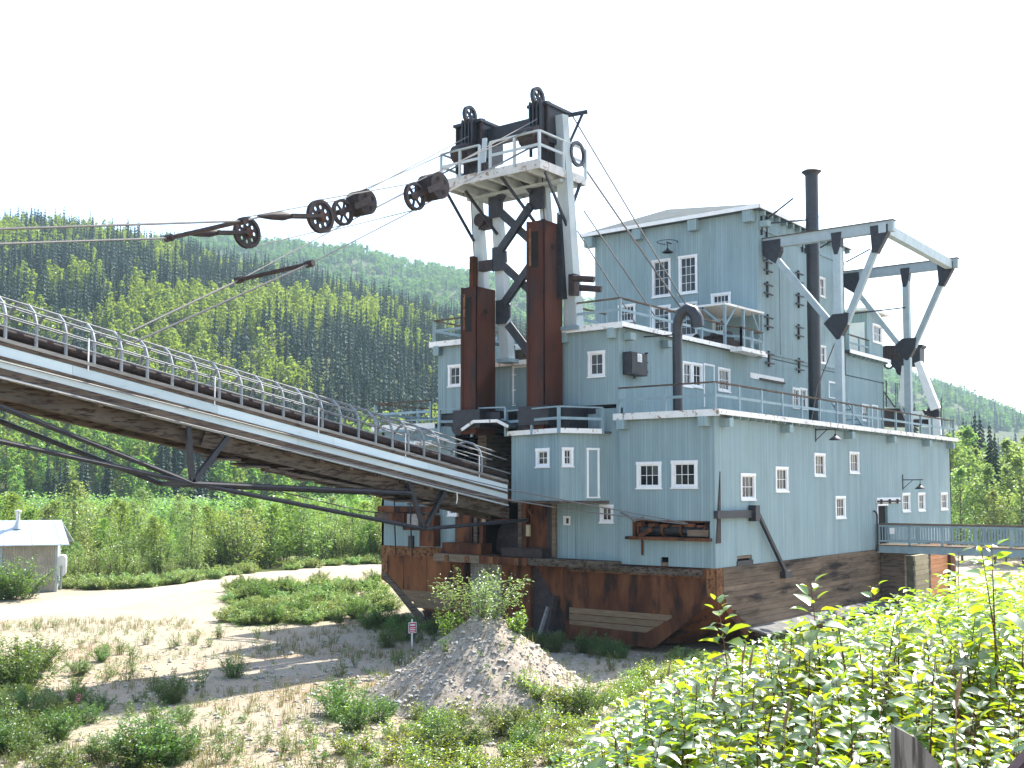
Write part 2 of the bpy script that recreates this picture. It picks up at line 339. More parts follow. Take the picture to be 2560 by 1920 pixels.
for i in range(22): x = -6.8+.29*i; MB().lathe((x,-.0,-.52),(0,-1,0),[(.028,0),(.022,.016),(0,.02)],7).build('rivet', 'rust', hr)
for i in range(14): x = XL+.6+.29*i; MB().lathe((x,-.0,-.22),(0,-1,0),[(.028,0),(.022,.016),(0,.02)],7).build('rivet', 'rust', hl)
# centre of the stern below deck: rust posts, plank door, gusset
for xa, xb, y, m in ((-13.5,-12.55,-.12,'rust'),(-10.55,-8.95,-.05,'rust'),(-8.95,-7.2,.12,'dark_iron')):
    MB().box(xa, xb, y, .54, -3.3, .05).build('stern_plate', m, hc)
for i in range(10): MB().box(-12.54+.198*i, -12.36+.198*i, .18+.02*rnd.random(), .54, -3.0, .05).build('plank', 'grey_wood', hc)
for z in (-.7, -1.75): MB().box(-12.0, -10.9, .1, .175, z-.09, z+.09).build('hinge_strap', 'old_wood', hc)
plate([(-8.9,.1,-.1),(-7.25,.1,-.1),(-7.25,.1,-2.2)], .06, 'rust', 'gusset', hc)
MB().beam((-7.75,-.5,-3.3), (-7.55,-.12,-1.5), .28, .2).build('prop_post', 'dark_iron', hc)
MB().beam((-8.15,-.55,-3.3), (-7.95,-.1,-2.0), .12, .14).build('prop_post', 'grey_wood', hc)
# deck edge beam in front of the opening
MB().box(-13.9, -11.2, -.85, .5, -.22, .12).build('deck_beam', 'old_wood', hc); MB().box(-11.19, -8.6, -.82, .5, -.24, .1).build('deck_beam', 'rust', hc)
MB().box(-8.59, -4.3, -.75, .3, -.2, .1).build('deck_beam', 'under_wood', hc)
MB().box(-13.6, -11.3, -.6, .2, .14, .62).build('deck_box', 'rust', hc); MB().box(-10.2, -8.0, -.5, .2, .12, .5).build('deck_box', 'dark_iron', hc)
for x in (-13.2,-12.0,-10.6,-9.2): MB().box(x, x+.22, -.9, -.86, -.2, .08).build('bracket', 'rust_bright', hc)
# side planking of the hull (near side), plank by plank
nrow = 13; ph = 3.2/nrow
for j in range(nrow):
    z1 = -.03-ph*j; y = max(.55, .55 + (max(0, -1.35-z1+ph)*1.55)) ; k = 0
    while y < 30.3:
        L = rnd.uniform(4.5, 8.5); y2 = min(30.3, y+L)
        if 30.3-y2 < 1.5: y2 = 30.3
        m = 'sunlit_hull_wood' if (y > 23.5) else 'hull_wood'
        if y < 26.3 < y2: y2 = 26.3
        t = .035+.018*rnd.random()
        MB().box(.0, t, y+.006, y2-.006, z1-ph+.012, z1).build('hull_plank', 'sunlit_hull_wood' if y >= 26.25 else 'hull_wood', hr)  # far planks take the colour with sunlight painted in
        y = y2; k += 1
MB().box(0, .22, 29.5, 30.5, -3.3, 0).build('corner_post', 'rust', hr)
MB().box(0.0, .05, .0, .5, -1.3, -.02).build('hull_plate', 'rust_bright', hr)
for i in range(6):
    MB().quadbox([(.05,2.6+2.6*i,-2.62),(.95,2.6+2.6*i,-2.80),(.95,5.17+2.6*i,-2.80),(.05,5.17+2.6*i,-2.62),(.05,2.6+2.6*i,-2.54),(.95,2.6+2.6*i,-2.72),(.95,5.17+2.6*i,-2.72),(.05,5.17+2.6*i,-2.54)]).build('ledge_board', 'ledge_wood', hr)
    MB().beam((.06, 3.6+2.6*i, -3.1), (.8, 3.6+2.6*i, -2.8), .12, .14).build('ledge_bracket', 'dark_wood', hr)
# --- lower storey walls
FS = Face((XM, 0, 0), (1,0,0), (0,-1,0))                       # stern, right-hand block
w1 = FS.rect('F',456,671,670,910); w2 = FS.rect('F',757,659,983,907)
wo = FS.rect('W',137,355,1185,570); ho = FS.rect('W',505,845,615,975)
def inset(r, d=.05): return (r[0]+d, r[1]+d, r[2]-d, r[3]-d)
FS.wall('stern_wall', -XM-.002, 6.0, [inset(w1), inset(w2), wo, ho], 'siding', DR, z0=-.06)
for r in (w1, w2): FS.window(r, 3, 2, DR, cas=.13)
FD = Face((0, 0, 0), (0,1,0), (1,0,0))                          # long side
side_w = [FD.rect(*r) for r in (('F',1352,771,1477,1010),('F',1653,714,1760,938),('F',1987,597,2080,805),('G',563,585,645,778),('G',442,968,528,1168),('G',1020,940,1086,1110),('G',1157,938,1215,1103),('G',1352,937,1410,1092))]
door_r = FD.rect('G',812,1052,898,1395); hatch = FD.rect('W',1565,820,1770,975)
door_r = (door_r[0], .12, door_r[2], door_r[3])
FD.wall('side_wall', YB, 6.0, [inset(r) for r in side_w]+[door_r, hatch], 'siding', DR, u0=.001, z0=-.05)
for r in side_w: FD.window(r, 3, 2, DR, cas=.11)
m = MB(); FD.box(m, door_r[0]-.1, door_r[0], -.05, .03, .1, door_r[3]); FD.box(m, door_r[0]-.1, door_r[2]+.02, -.05, .04, door_r[3], door_r[3]+.1); dc = m.build('door_frame', 'white_paint', DR)
m = MB(); FD.box(m, door_r[0]-.2, door_r[2]+1.9, .0, .05, door_r[3]+.14, door_r[3]+.42); tk = m.build('door_track', 'white_paint', DR)
m = MB(); FD.box(m, door_r[0]-.2, door_r[2]+1.75, .06, .12, door_r[3]+.18, door_r[3]+.27); m.build('track_rail', 'dark_iron', tk)
for q in (.15, .9, 1.6):
    m = MB(); FD.box(m, door_r[0]+q*1.7, door_r[0]+q*1.7+.06, .05, .16, door_r[3]+.1, door_r[3]+.34); m.build('hanger', 'dark_iron', tk)
m = MB(); FD.box(m, door_r[2]-.35, door_r[2], -.9, -.82, .1, door_r[3]); m.build('door', 'dark_iron', DR)
m = MB(); FD.box(m, hatch[0]-.05, hatch[2]+.05, .0, .035, hatch[1]-.3, hatch[1]+.25); m.build('hatch_plate', 'black_steel', DR)
for q in (.33, .62): m = MB(); FD.box(m, hatch[0]+.05, hatch[2]-.05, -.09, -.03, hatch[1]+q, hatch[1]+q+.1); m.build('hatch_board', 'old_wood', DR)
m = MB(); FS.box(m, ho[0], ho[2], -.1, -.05, ho[1], ho[1]+.16); m.build('hatch_board', 'old_wood', DR)
# interior boxes with room shade painted on in near-black, so openings read as rooms
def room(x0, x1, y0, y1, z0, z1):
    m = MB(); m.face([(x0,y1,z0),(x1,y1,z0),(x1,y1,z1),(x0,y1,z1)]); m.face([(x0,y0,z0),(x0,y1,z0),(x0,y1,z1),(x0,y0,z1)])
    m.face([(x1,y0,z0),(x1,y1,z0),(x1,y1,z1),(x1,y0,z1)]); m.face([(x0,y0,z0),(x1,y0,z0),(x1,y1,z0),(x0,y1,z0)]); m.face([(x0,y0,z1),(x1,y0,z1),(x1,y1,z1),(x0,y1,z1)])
    return m.build('interior', 'hollow_shade', DR)
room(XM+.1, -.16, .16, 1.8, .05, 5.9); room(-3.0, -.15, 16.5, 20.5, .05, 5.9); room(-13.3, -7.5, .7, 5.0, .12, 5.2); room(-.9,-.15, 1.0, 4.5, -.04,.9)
# other lower walls: far side lean-to and the wall beside the bay
FL = Face((XL, 0, .34), (1,0,0), (0,-1,0)); wl = FL.rect('X',1245,520,1400,770)
FL.wall('stern_wall', 3.65+1.05, 5.66, [inset(wl)], 'siding', DR); FL.window(wl, 2, 2, DR, cas=.09)
Face((XL, YB, .34), (0,-1,0), (-1,0,0)).wall('side_wall', YB, 5.66, [], 'siding', DR)
Face((0, YB, 0), (-1,0,0), (0,1,0)).wall('bow_wall', 18.05, 6.0, [], 'siding', DR)
FB = Face((-7.7, .12, 0), (1,0,0), (0,-1,0)); wb = FB.rect('E',2005,972,2122,1137); ws = FB.rect('E',1692,1072,1750,1150)
FB.wall('stern_wall', 3.35, 6.45, [inset(wb), inset(ws, .03)], 'siding', DR, z0=.1)
FB.window(wb, 2, 2, DR, cas=.11); FB.window(ws, 1, 1, DR, cas=.07, sash=.02, sill=False)
for u in (1.0,): m = MB(); FB.box(m, u, u+.04, 0, .012, .1, 2.6); m.build('batten', 'siding', DR)
# control-room bay with facets
BP = [None]+[o('E',x,y,'y',yy) for x,y,yy in ((1240,935,-1.1),(1450,940,-1.5),(1655,940,-1.95),(2000,800,-.33))]+[V((-4.95,.12,0))]
BP[0] = V((BP[1].x-.03,.3,0)); BP = [V((p.x,p.y,0)) for p in BP]
bz0, bz1 = 2.57, 5.38
for i in range(5):
    a, b = BP[i], BP[i+1]; L = (b-a).length; U = (b-a)/L; Nn = V((U.y, -U.x, 0))
    f = Face(a+UPZ*bz0, U, Nn); hs = []; wr = None
    if i == 2: wr = f.rect('E',1450,485,1570,657)
    if i == 3: wr = f.rect('E',1675,478,1772,652)
    if i == 2 and wr: wr = (max(wr[0], .03), wr[1], wr[2], wr[3])
    if wr: hs = [inset(wr)]
    f.wall('bay_wall', L, bz1-bz0, hs, 'siding', DR, t=.1)
    if wr: f.window(wr, 2, 2, DR, cas=.13 if i == 2 else .1)
    if i == 3: pr = f.rect('E',1888,483,2003,905); pr = (pr[0], pr[1], min(pr[2], L-.01), pr[3]); f.panel(pr, DR, name='blank_window')
def fan(pts, z0, z1, name, mat): return MB().prism([V((p.x, p.y, z0)) for p in pts], (0,0,z1-z0)).build(name, mat, DR)
fan(BP+[V((BP[0].x, 2, 0))], bz0-.1, bz0+.02, 'bay_floor', 'dark_wood')
C0 = V((-7.3, .3, 0))
BR = [V((p.x, p.y, 0)) + (V((p.x, p.y, 0))-C0).normalized()*.22 for p in BP[1:5]]
fan([V((BR[0].x-.05,.9,0))]+BR+[V((-4.8,.2,0)), V((-4.8,.9,0))], 5.38, 5.46, 'bay_roof', 'roofing')
for a, b in zip(BR, BR[1:]): MB().beam(V((a.x,a.y,5.46)), V((b.x,b.y,5.46)), .05, .2).build('fascia', 'worn_white', DR)
# open centre of the stern: posts, plates, machinery in the dark
for xa, xb, y, m in ((-13.4,-12.4,.1,'rust'),(-9.15,-8.1,.2,'rust')): MB().box(xa, xb, y, y+.1, .13, 2.75).build('stern_plate', m, DR)
for x, m in ((-12.1,'dark_wood'),(-11.75,'rust'),(-9.55,'dark_wood'),(-9.3,'rust'),(-7.95,'dark_iron'),(-7.72,'old_wood')):
    MB().box(x-.1, x+.1, -.02, .2, .13, 2.75).build('stern_post', m, DR)
MB().box(-13.4, -7.6, -.05, .35, 2.48, 2.72).build('lintel', 'rust', DR)
MB().tube((-11.6,1.6,.9), (-9.4,1.6,.9), .62, 20).build('winch_drum', 'dark_iron', DR, True)
MB().box(-11.7, -9.4, 1.0, 1.3, .15, .75).build('machine_bed', 'dark_iron', DR)
MB().box(-11.6, -9.5, .3, .42, 1.55, 1.72).build('cross_bar', 'rust', DR)
MB().beam((-9.5,.1,2.6), (-8.95,.1,1.9), .1, .12).build('strut', 'rust', DR)
MB().box(-9.2, -9.02, -.03, .09, 1.0, 1.5).build('cover_plate', 'pale_timber', DR); MB().box(-11.68,-11.48,-.06,-.02,1.55,1.8).build('cover_plate', 'pale_timber', DR)
# hood over the top end of the stacker and dark recess between storeys
pts = [o('E',810,335,'y',-1.9), o('E',915,262,'y',-1.9), o('E',1120,255,'y',-1.9), o('E',1215,305,'y',-1.9)]
for a, b in zip(pts, pts[1:]):
    MB().quadbox([a, b, b+V((0,3,0)), a+V((0,3,0)), a+UPZ*.07, b+UPZ*.07, b+V((0,3,0))+UPZ*.07, a+V((0,3,0))+UPZ*.07]).build('hood_roof', 'roofing', DR)
    MB().beam(a-V((0,.03,-.03)), b-V((0,.03,-.03)), .05, .13).build('hood_fascia', 'worn_white', DR)
hx0, hx1 = pts[0].x+.1, pts[-1].x-.05
MB().box(hx0-.5, hx0, -.3, 2, 2.7, 5.5).build('hood_wall', 'dark_wood', DR); MB().box(hx1, hx1+.1, -.3, 2, 2.7, 5.3).build('hood_wall', 'dark_wood', DR)
for i in range(9): MB().box(hx0+.36*i, hx0+.36*i+.34, 1.6, 1.65, 2.7, 5.6).build('plank', 'dark_wood', DR)
room(-14.3, -4.5, .75, 2.6, 5.47, 6.55)  # near-black lining, the shade of the recess painted on
for y, zz in ((.1, 6.42), (.5, 6.02)): MB().box(-14.2, -5.6, y, y+.35, zz-.18, zz+.12).build('girder', 'black_steel', DR)
for x in (-13.6,-11.9,-9.2,-7.9,-6.3): MB().box(x, x+.28, .05, .9, 5.4, 6.4).build('pedestal', 'black_steel', DR)
for (xa, xb, y, z0_, z1_) in ((-12.8,-9.6,-1.4,5.9,6.42), (-8.75,-6.0,-1.25,5.5,6.5)): MB().box(xa, xb, y, .3, z0_, z1_).build('winch_block', 'black_steel', DR)
MB().tube((-12.9,-.3,5.95),(-12.9,.6,5.95),.42,18).build('sheave_wheel', 'black_steel', DR, True); MB().tube((-8.9,-.3,5.95),(-8.9,.6,5.95),.5,18).build('sheave_wheel', 'black_steel', DR, True)
# --- middle storey
FMR = Face((-7.25, -.02, 6.6), (1,0,0), (0,-1,0)); wr = FMR.rect('B',1395,787,1537,1010)
FMR.wall('stern_wall', 2.898, 3.2, [inset(wr)], 'siding', DR); FMR.window(wr, 2, 2, DR, cas=.12)
FML = Face((XML, -.02, 6.6), (1,0,0), (0,-1,0)); wr = FML.rect('B',235,900,347,1090)
FML.wall('stern_wall', 2.2, 3.2, [inset(wr)], 'siding', DR); FML.window(wr, 2, 2, DR, cas=.12)
FMC = Face((-12.2, .9, 6.55), (1,0,0), (0,-1,0)); FMC.wall('stern_wall', 4.95, 2.2, [], 'siding', DR); dr = FMC.rect('B',770,908,900,1225); FMC.panel(dr, DR, bottom=False)
for q in (.3, 1.0, 1.7): m = MB(); FMC.box(m, dr[0]-.01, dr[0]+.22, .046, .06, q, q+.05); m.build('hinge', 'white_paint', DR)
for x, s in ((-12.2, 1), (-7.25, -1)): MB().box(x, x+s*.1, .12, 3.0, 6.6, 9.8).build('return_wall', 'siding', DR)
MB().box(-12.3, -7.2, .55, 3.1, 8.76, 8.84).build('recess_roof', 'roofing', DR); MB().box(-12.1, -7.3, .5, .55, 8.66, 8.88).build('fascia', 'worn_white', DR)
MB().box(-12.3, -7.2, 3.1, 3.2, 8.7, 9.9).build('recess_wall', 'dark_wood', DR)
FM = Face((XM, -.02, 6.15), (0,1,0), (1,0,0))
mw = [(FM.rect('C',735,1228,800,1408),2,2),(FM.rect('C',803,1238,870,1412),2,2),(FM.rect('C',980,1272,1063,1440),3,2),(FM.rect('D',285,1350,328,1475),2,2),(FM.rect('D',328,1352,371,1480),2,2),(FM.rect('D',697,1447,738,1550),2,2)]
FM.wall('side_wall', 31.675, 3.75, [inset(r[0]) for r in mw], 'siding', DR, u0=.001, z0=-.05)
for r, c_, r_ in mw: FM.window(r, c_, r_, DR, cas=.1)
FM.panel(FM.rect('C',880,1245,955,1545), DR, bottom=False); FM.panel(FM.rect('D',757,1452,792,1585), DR, bottom=False); FM.panel(FM.rect('D',500,1315,557,1408), DR, name='blank_window')
tr = FM.rect('C',1200,1325,1432,1395); m = MB(); FM.box(m, tr[0], tr[2], 0, .05, tr[3]-.28, tr[3]); tb = m.build('door_track', 'white_paint', DR)
m = MB(); FM.box(m, tr[0]+1.0, tr[2], .06, .13, tr[3]-.3, tr[3]-.2); m.build('track_rail', 'dark_iron', tb)
Face((XML, 31.7, 6.15), (0,-1,0), (-1,0,0)).wall('side_wall', 31.7, 3.75, [], 'siding', DR)
Face((XM, 31.68, 6.15), (-1,0,0), (0,1,0)).wall('bow_wall', 10.05, 5.2, [], 'siding', DR)
MB().box(XML-1.5, XML-.01, 4.2, 6.6, 6.1, 8.6).build('side_box', 'siding', DR); MB().box(XML-1.7, XML-.01, 4.0, 6.8, 8.6, 8.72).build('side_box_roof', 'worn_white', DR)
# upper house
FU = Face((XML, YU, 9.9), (1,0,0), (0,-1,0)); HU = 7.56
uw = [(FU.rect('C',527,520,655,785),3,4),(FU.rect('C',710,492,840,762),3,4),(FU.rect('C',293,832,412,960),4,2),(FU.rect('C',527,840,655,1065),3,4),(FU.rect('C',712,817,840,1060),3,4),(FU.rect('C',935,752,1070,880),4,2),(FU.rect('C',945,928,1032,1035),3,2)]
FU.wall('stern_wall', XM-XML-.002, HU, [inset(r[0]) for r in uw], 'siding', DR)
for r, c_, r_ in uw: FU.window(r, c_, r_, DR, cas=.12, sill=True)
m = MB(); FU.box(m, .8, 9.6, 0, .012, 2.55, 2.6); FU.box(m, 3.0, 3.05, 0, .012, 0, 2.55); m.build('batten', 'siding', DR)
FV = Face((XM, YU, 9.86), (0,1,0), (1,0,0))
vw = [(FV.rect('D',446,695,478,815),2,2),(FV.rect('D',452,1100,483,1210),2,2)]
FV.wall('side_wall', 11.785, 7.6, [inset(r[0], .03) for r in vw], 'siding', DR, u0=.001)
for r, c_, r_ in vw: FV.window(r, c_, r_, DR, cas=.08)
Face((XML, 25.2, 9.9), (0,-1,0), (-1,0,0)).wall('side_wall', 11.8, 7.56, [], 'siding', DR); Face((XM, 25.2, 9.9), (-1,0,0), (0,1,0)).wall('bow_wall', 10.05, 7.56, [], 'siding', DR)
m = MB(); FV.box(m, 2.55, 2.62, 0, .03, .35, 6.9); m.build('batten', 'grey_paint', DR)
m = MB(); FV.box(m, .05, 11.7, 0, .07, 6.62, 6.8); FV.box(m, .4, 11.0, 0, .05, .22, .32); m.build('belt_board', 'siding', DR)
# bolt cleats on the upper side wall
def cleat(k, x, y):
    u, z = FV.px(k, x, y); m = MB(); FV.box(m, u-.05, u+.05, 0, .1, z-.42, z+.42); FV.box(m, u-.5, u+.5, .08, .15, z+.2, z+.27); FV.box(m, u-.5, u+.5, .08, .15, z-.27, z-.2); m.build('bolt_cleat', 'black_steel', DR)
for x, y in ((132,632),(134,768),(136,962),(142,1178),(318,700),(320,832),(320,1018),(322,1218)): cleat('D', x, y)
# roofs: shallow hip on the upper house, flat roofs below, with fascia boards and rafter ends
e = [(-15.05,12.95),(-4.02,12.95),(-4.02,25.7),(-15.05,25.7)]; za = 17.45; rp = [(-11.2,16.2),(-11.2,22.6)]
m = MB(); bl = [V((x,y,za)) for x,y in e]; tp = [V((x,y,za+.2)) for x,y in e]; rg = [V((x,y,19.15)) for x,y in rp]
m.face([bl[3],bl[2],bl[1],bl[0]]); m.face([tp[0],tp[1],rg[0]]); m.face([tp[1],tp[2],rg[1],rg[0]]); m.face([tp[2],tp[3],rg[1]]); m.face([tp[3],tp[0],rg[0],rg[1]])
for i in range(4): j = (i+1) % 4; m.face([bl[i],bl[j],tp[j],tp[i]])
rf = m.build2('roof', 'roofing', DR)
for i in range(4):
    a, b = bl[i], bl[(i+1) % 4]; d = (b-a).normalized(); n_ = V((d.y,-d.x,0))
    MB().beam(a+n_*.025-d*.05+UPZ*.1, b+n_*.025+d*.05+UPZ*.1, .05, .2).build('fascia', 'white_paint', rf)
for x in (-14.6,-11.4,-7.95,-4.75): MB().box(x-.27, x+.27, 12.98, 13.4, 16.85, 17.43).build('rafter_end', 'siding', rf)
for y in [13.6+i*.9 for i in range(14)]: MB().box(-4.34, -4.05, y, y+.16, 17.2, 17.44).build('rafter_end', 'siding', rf)
MB().box(-4.34,-3.85,13.5,13.9,16.6,16.9).build('bracket', 'siding', rf)
def flatroof(x0, x1, y0, y1, z, t, ov, name='roof', fasc='worn_white', sides='SR', fh=.24):
    r_ = MB().box(x0-ov, x1+ov, y0-ov, y1+ov, z, z+t).build(name, 'roofing', DR)
    if 'S' in sides: MB().box(x0-ov-.04, x1+ov+.04, y0-ov-.045, y0-ov-.002, z+t-fh, z+t+.03).build('fascia', fasc, r_)
    if 'R' in sides: MB().box(x1+ov+.002, x1+ov+.045, y0-ov-.04, y1+ov+.04, z+t-fh*.75, z+t+.03).build('fascia', fasc, r_)
    if 'L' in sides: MB().box(x0-ov-.045, x0-ov-.002, y0-ov-.04, y1+ov+.04, z+t-fh*.75, z+t+.03).build('fascia', fasc, r_)
    return r_
lr = flatroof(XM+.3, -.0, .05, YB, 6.0, .14, .36, sides='SR')
for y in [.9+i*.72 for i in range(41)]: MB().box(.005, .33, y, y+.07, 5.86, 5.995).build('rafter_end', 'siding', lr)
for y in (.5, 6.2, 13.5, 19.5, 25.4, 29.9): MB().box(.005, .42, y, y+.36, 5.52, 5.85).build('rafter_end', 'siding', lr)
for x in (-4.1, -.35): MB().box(x-.17, x+.2, -.38, -.005, 5.52, 5.9).build('rafter_end', 'siding', lr)
ll = flatroof(XL, XML-.3, .05, YB, 6.0, .14, .36, sides='SL')
flatroof(-7.0, XM, .05, 13.3, 9.82, .14, .3, sides='SR', fh=.22); flatroof(XML, -12.4, .05, 13.3, 9.82, .14, .3, sides='SL', fh=.22)
MB().box(-12.2, -7.2, 3.2, 13.35, 9.8, 9.93).build('roof', 'roofing', DR); MB().box(-12.5,-6.9,2.95,3.18,9.75,10.02).build('fascia', 'worn_white', DR)
for x, y in ((-4.6,-.3),(-7.0,-.3),(-14.3,-.3)): MB().box(x-.16, x+.16, y, -.03, 9.35, 9.78).build('rafter_end', 'siding', DR)
for y in (.3, 3.4): MB().box(XM+.005, XM+.4, y, y+.4, 9.3, 9.6).build('rafter_end', 'siding', DR)
rb = flatroof(XML, XM, 25.4, 31.7, 11.2, .16, .33, sides='R', fh=.26, fasc='white_paint'); MB().box(XM-.12, XM-.005, 25.2, 31.7, 9.9, 11.2).build('side_wall', 'siding', DR)
MB().box(XM-.003, XM+.0, 25.2, 31.69, 9.85, 9.95).build('belt_board', 'siding', DR)
for y in [25.6+i*.75 for i in range(9)]: MB().box(XM+.01, XM+.3, y, y+.07, 11.05, 11.19).build('rafter_end', 'siding', rb)
# rear cabin on that roof
FC = Face((-7.6, 28.9, 11.37), (1,0,0), (0,-1,0)); FC.wall('cabin_wall', 3.248, 2.9, [], 'siding', DR)
cdr = FC.rect('D',625,965,715,1130); FC.panel((cdr[0], 0, cdr[2], min(cdr[3], 2.3)), DR, mat='white_paint', bottom=False)
FC2 = Face((XM, 28.9, 11.37), (0,1,0), (1,0,0)); cw = FC2.rect('D',760,975,815,1088); FC2.wall('cabin_wall', 2.775, 2.9, [inset(cw)], 'siding', DR, u0=.001); FC2.window(cw, 2, 2, DR, cas=.12)
MB().box(-7.6, -7.5, 28.9, 31.68, 11.37, 14.2).build('cabin_wall', 'siding', DR)
cr = MB().box(-8.0, -3.95, 28.4, 32.1, 14.2, 14.36).build('cabin_roof', 'worn_white', DR)
railing([(XM+.1, 25.5, 11.38), (XM+.1, 28.9, 11.38)], .95, DR, spacing=1.6)
# side porch with canopy beside the upper house
pp = MB().box(XM+.31, XM+.95, 9.5, 12.1, 9.7, 9.9).build('porch_floor', 'worn_white', DR)
cn = MB().quadbox([(-7.4,9.0,11.93),(-4.0,9.0,11.93),(-4.0,13.3,12.0),(-7.4,13.3,12.0),(-7.4,9.0,12.03),(-4.0,9.0,12.03),(-4.0,13.3,12.1),(-7.4,13.3,12.1)]).build('canopy', 'worn_white', DR)
for x, y in ((-4.1,9.1),(-4.1,11.1),(-4.1,13.2),(-6.9,9.1)): MB().box(x-.06, x+.06, y-.06, y+.06, 9.9, 11.95).build('canopy_post', 'grey_paint', cn)
for p, q in (((-4.1,13.2,10.6),(-4.1,12.1,11.9)),((-5.2,9.1,11.9),(-6.8,9.1,11.1)),((-4.1,9.1,10.9),(-4.1,10.2,11.9)),((-4.15,9.1,10.9),(-5.3,9.1,11.9))): MB().beam(p, q, .07, .09).build('brace', 'grey_paint', cn)
MB().box(-6.6,-4.5,9.9,11.6,9.96,10.45).build('winch_base', 'dark_iron', DR); MB().tube((-6.4,10.6,10.4),(-4.7,10.6,10.4),.33,16).build('winch_drum', 'dark_iron', DR, True)
for x in (-6.45,-5.5,-4.65): MB().tube((x,10.6,10.4),(x+.06,10.6,10.4),.48,18).build('winch_wheel', 'dark_iron', DR, True)
# roof railings
railing([(-4.2,-.3,6.17), (.2,-.3,6.17), (.2,YB+.1,6.17)], 1.05, DR, spacing=2.1)
railing([(-6.95,3.0,9.99), (-6.95,-.2,9.99), (-4.15,-.2,9.99), (-4.15,9.2,9.99)], 1.0, DR, spacing=2.6)
railing([(-3.5,9.6,9.9), (-3.5,12.0,9.9), (-4.1,12.0,9.9)], .95, DR, spacing=1.1); railing([(-4.15,9.2,9.96),(-3.5,9.6,9.9)], .95, DR, spacing=3)
railing([(XML-.1,9.0,9.99), (XML-.1,-.2,9.99), (-12.6,-.2,9.99)], 1.0, DR, spacing=3.0)
railing([(XL-.2,12,6.17), (XL-.2,-.3,6.17), (XML-.2,-.3,6.17)], 1.05, DR, spacing=3.0)
railing([(-12.9,-1.6,5.5), (BR[0].x,BR[0].y-.05,5.46)], 1.15, DR, spacing=2.2, cap='grey_paint'); railing([(p.x,p.y,5.46) for p in BR], .98, DR, spacing=1.9, cap='grey_paint', post=.11)
railing([(-17.2,-1.2,5.3), (-13.9,-.5,5.3)], 1.0, DR, spacing=2.4, cap='grey_paint')
MB().box(-17.6,-14.0,-.9,-.01,5.1,5.32).build('walkway', 'worn_white', DR)
# stair on the lower roof
st = MB().beam((-1.0,16.6,7.6), (-1.0,19.4,6.15), .05, .24).build('stair', 'grey_paint', DR); MB().beam((-1.0,24.5,8.0),(-.9,26.6,6.2),.08,.16).build('stair_stringer', 'pale_steel', DR)
MB().beam((-1.8,16.6,7.6), (-1.8,19.4,6.15), .05, .24).build('stringer', 'grey_paint', st)
for i in range(6): MB().box(-1.8,-1.0,16.8+.45*i,17.05+.45*i,7.42-.235*i,7.46-.235*i).build('tread', 'grey_paint', st)
# stern winch opening (right block) and far side twin
def winch(lo_, hi_, z, zt, y, par):
    w_ = hi_-lo_; hh = zt-z; zc = z+hh*.45
    MB().box(lo_-.25, hi_+.1, y-.3, y+.05, z-.12, z).build('winch_shelf', 'rust', par)
    MB().tube((lo_+.1,y+.3,zc),(hi_-.1,y+.3,zc),hh*.34,16).build('winch_drum', 'black_steel', par, True)
    for x in (lo_+.12, lo_+w_*.36, lo_+w_*.60, hi_-.3): MB().tube((x,y+.3,zc),(x+.09,y+.3,zc),hh*.46,16).build('drum_flange', 'rust', par, True)
    for i in range(6): MB().box(lo_+w_*(.06+.16*i), lo_+w_*(.06+.16*i)+rnd.uniform(.16,.4), y-.14, y+.1, z+hh*rnd.uniform(.55,.7), z+hh*rnd.uniform(.78,.95)).build('winch_bracket', 'rust', par)
    MB().box(lo_-.02, hi_+.02, y-.03, y+.02, zt-.01, zt+.05).build('winch_frame', 'rust', par); MB().box(lo_-.05, lo_+.06, y-.03, y+.02, z+.001, zt-.012).build('winch_frame', 'rust', par)
    MB().box(lo_+.4, lo_+.46, y-.1, y-.02, z-.75, z-.12).build('winch_handle', 'rust', par); MB().beam((lo_+.3,y-.1,z),(lo_+.9,y-.1,z+hh*.5),.1,.16).build('winch_arm', 'rust', par)
    MB().box(hi_-w_*.28, hi_-.05, y-.05, y+.02, z+.06, z+hh*.5).build('guard_plate', 'old_wood', par)
winch(XM+wo[0], XM+wo[2], wo[1], wo[3], 0, DR)
for (xa, xb, y0_, y1_, z0_, z1_, mm) in ((-17.9,-14.3,-.45,0,1.62,1.9,'rust'),(-18,-17.0,-.55,-.1,1.2,1.6,'dark_wood'),(-16.95,-16.0,-.6,-.1,1.1,1.6,'rust'),(-15.9,-15.2,-.5,-.1,1.0,1.55,'grey_wood'),(-15.1,-14.2,-.5,-.05,.05,1.5,'rust'),(-16.2,-15.9,-.1,0,-.1,.5,'black_steel')):
    MB().box(xa, xb, y0_, y1_, z0_+.35, z1_+.35).build('winch_box', mm, DR)
for x in (-16.75,-15.7): MB().path([(x,-.5,3.3),(x+.05,-.52,1.6),(x-.05,-.3,-.1)], .035, 6).build('hose', 'black_steel', DR)
# fairlead beam round the corner and its brace
MB().beam((.13,-.2,2.07), (.13,3.5,2.05), .18, .3).build('fairlead_beam', 'black_steel', DR)
MB().prism([(.003,.02,.95),(.003,.42,.95),(.003,.42,3.75)], (.035,0,0)).build('corner_fin', 'dark_iron', DR)
MB().beam((.2,3.4,2.05), (.22,6.05,-.55), .13, .16).build('brace', 'black_steel', DR); MB().box(.02,.34,2.9,3.3,1.75,2.4).build('beam_clamp', 'black_steel', DR); MB().box(.04,.3,5.8,6.5,-.75,-.45).build('foot_plate', 'black_steel', DR)
# pipe by the door
MB().path([(.12,17.5,-.1),(.12,17.5,1.75),(.12,17.35,1.9),(.12,17.1,1.95)], .05, 8).build('drain_pipe', 'black_steel', DR, True)
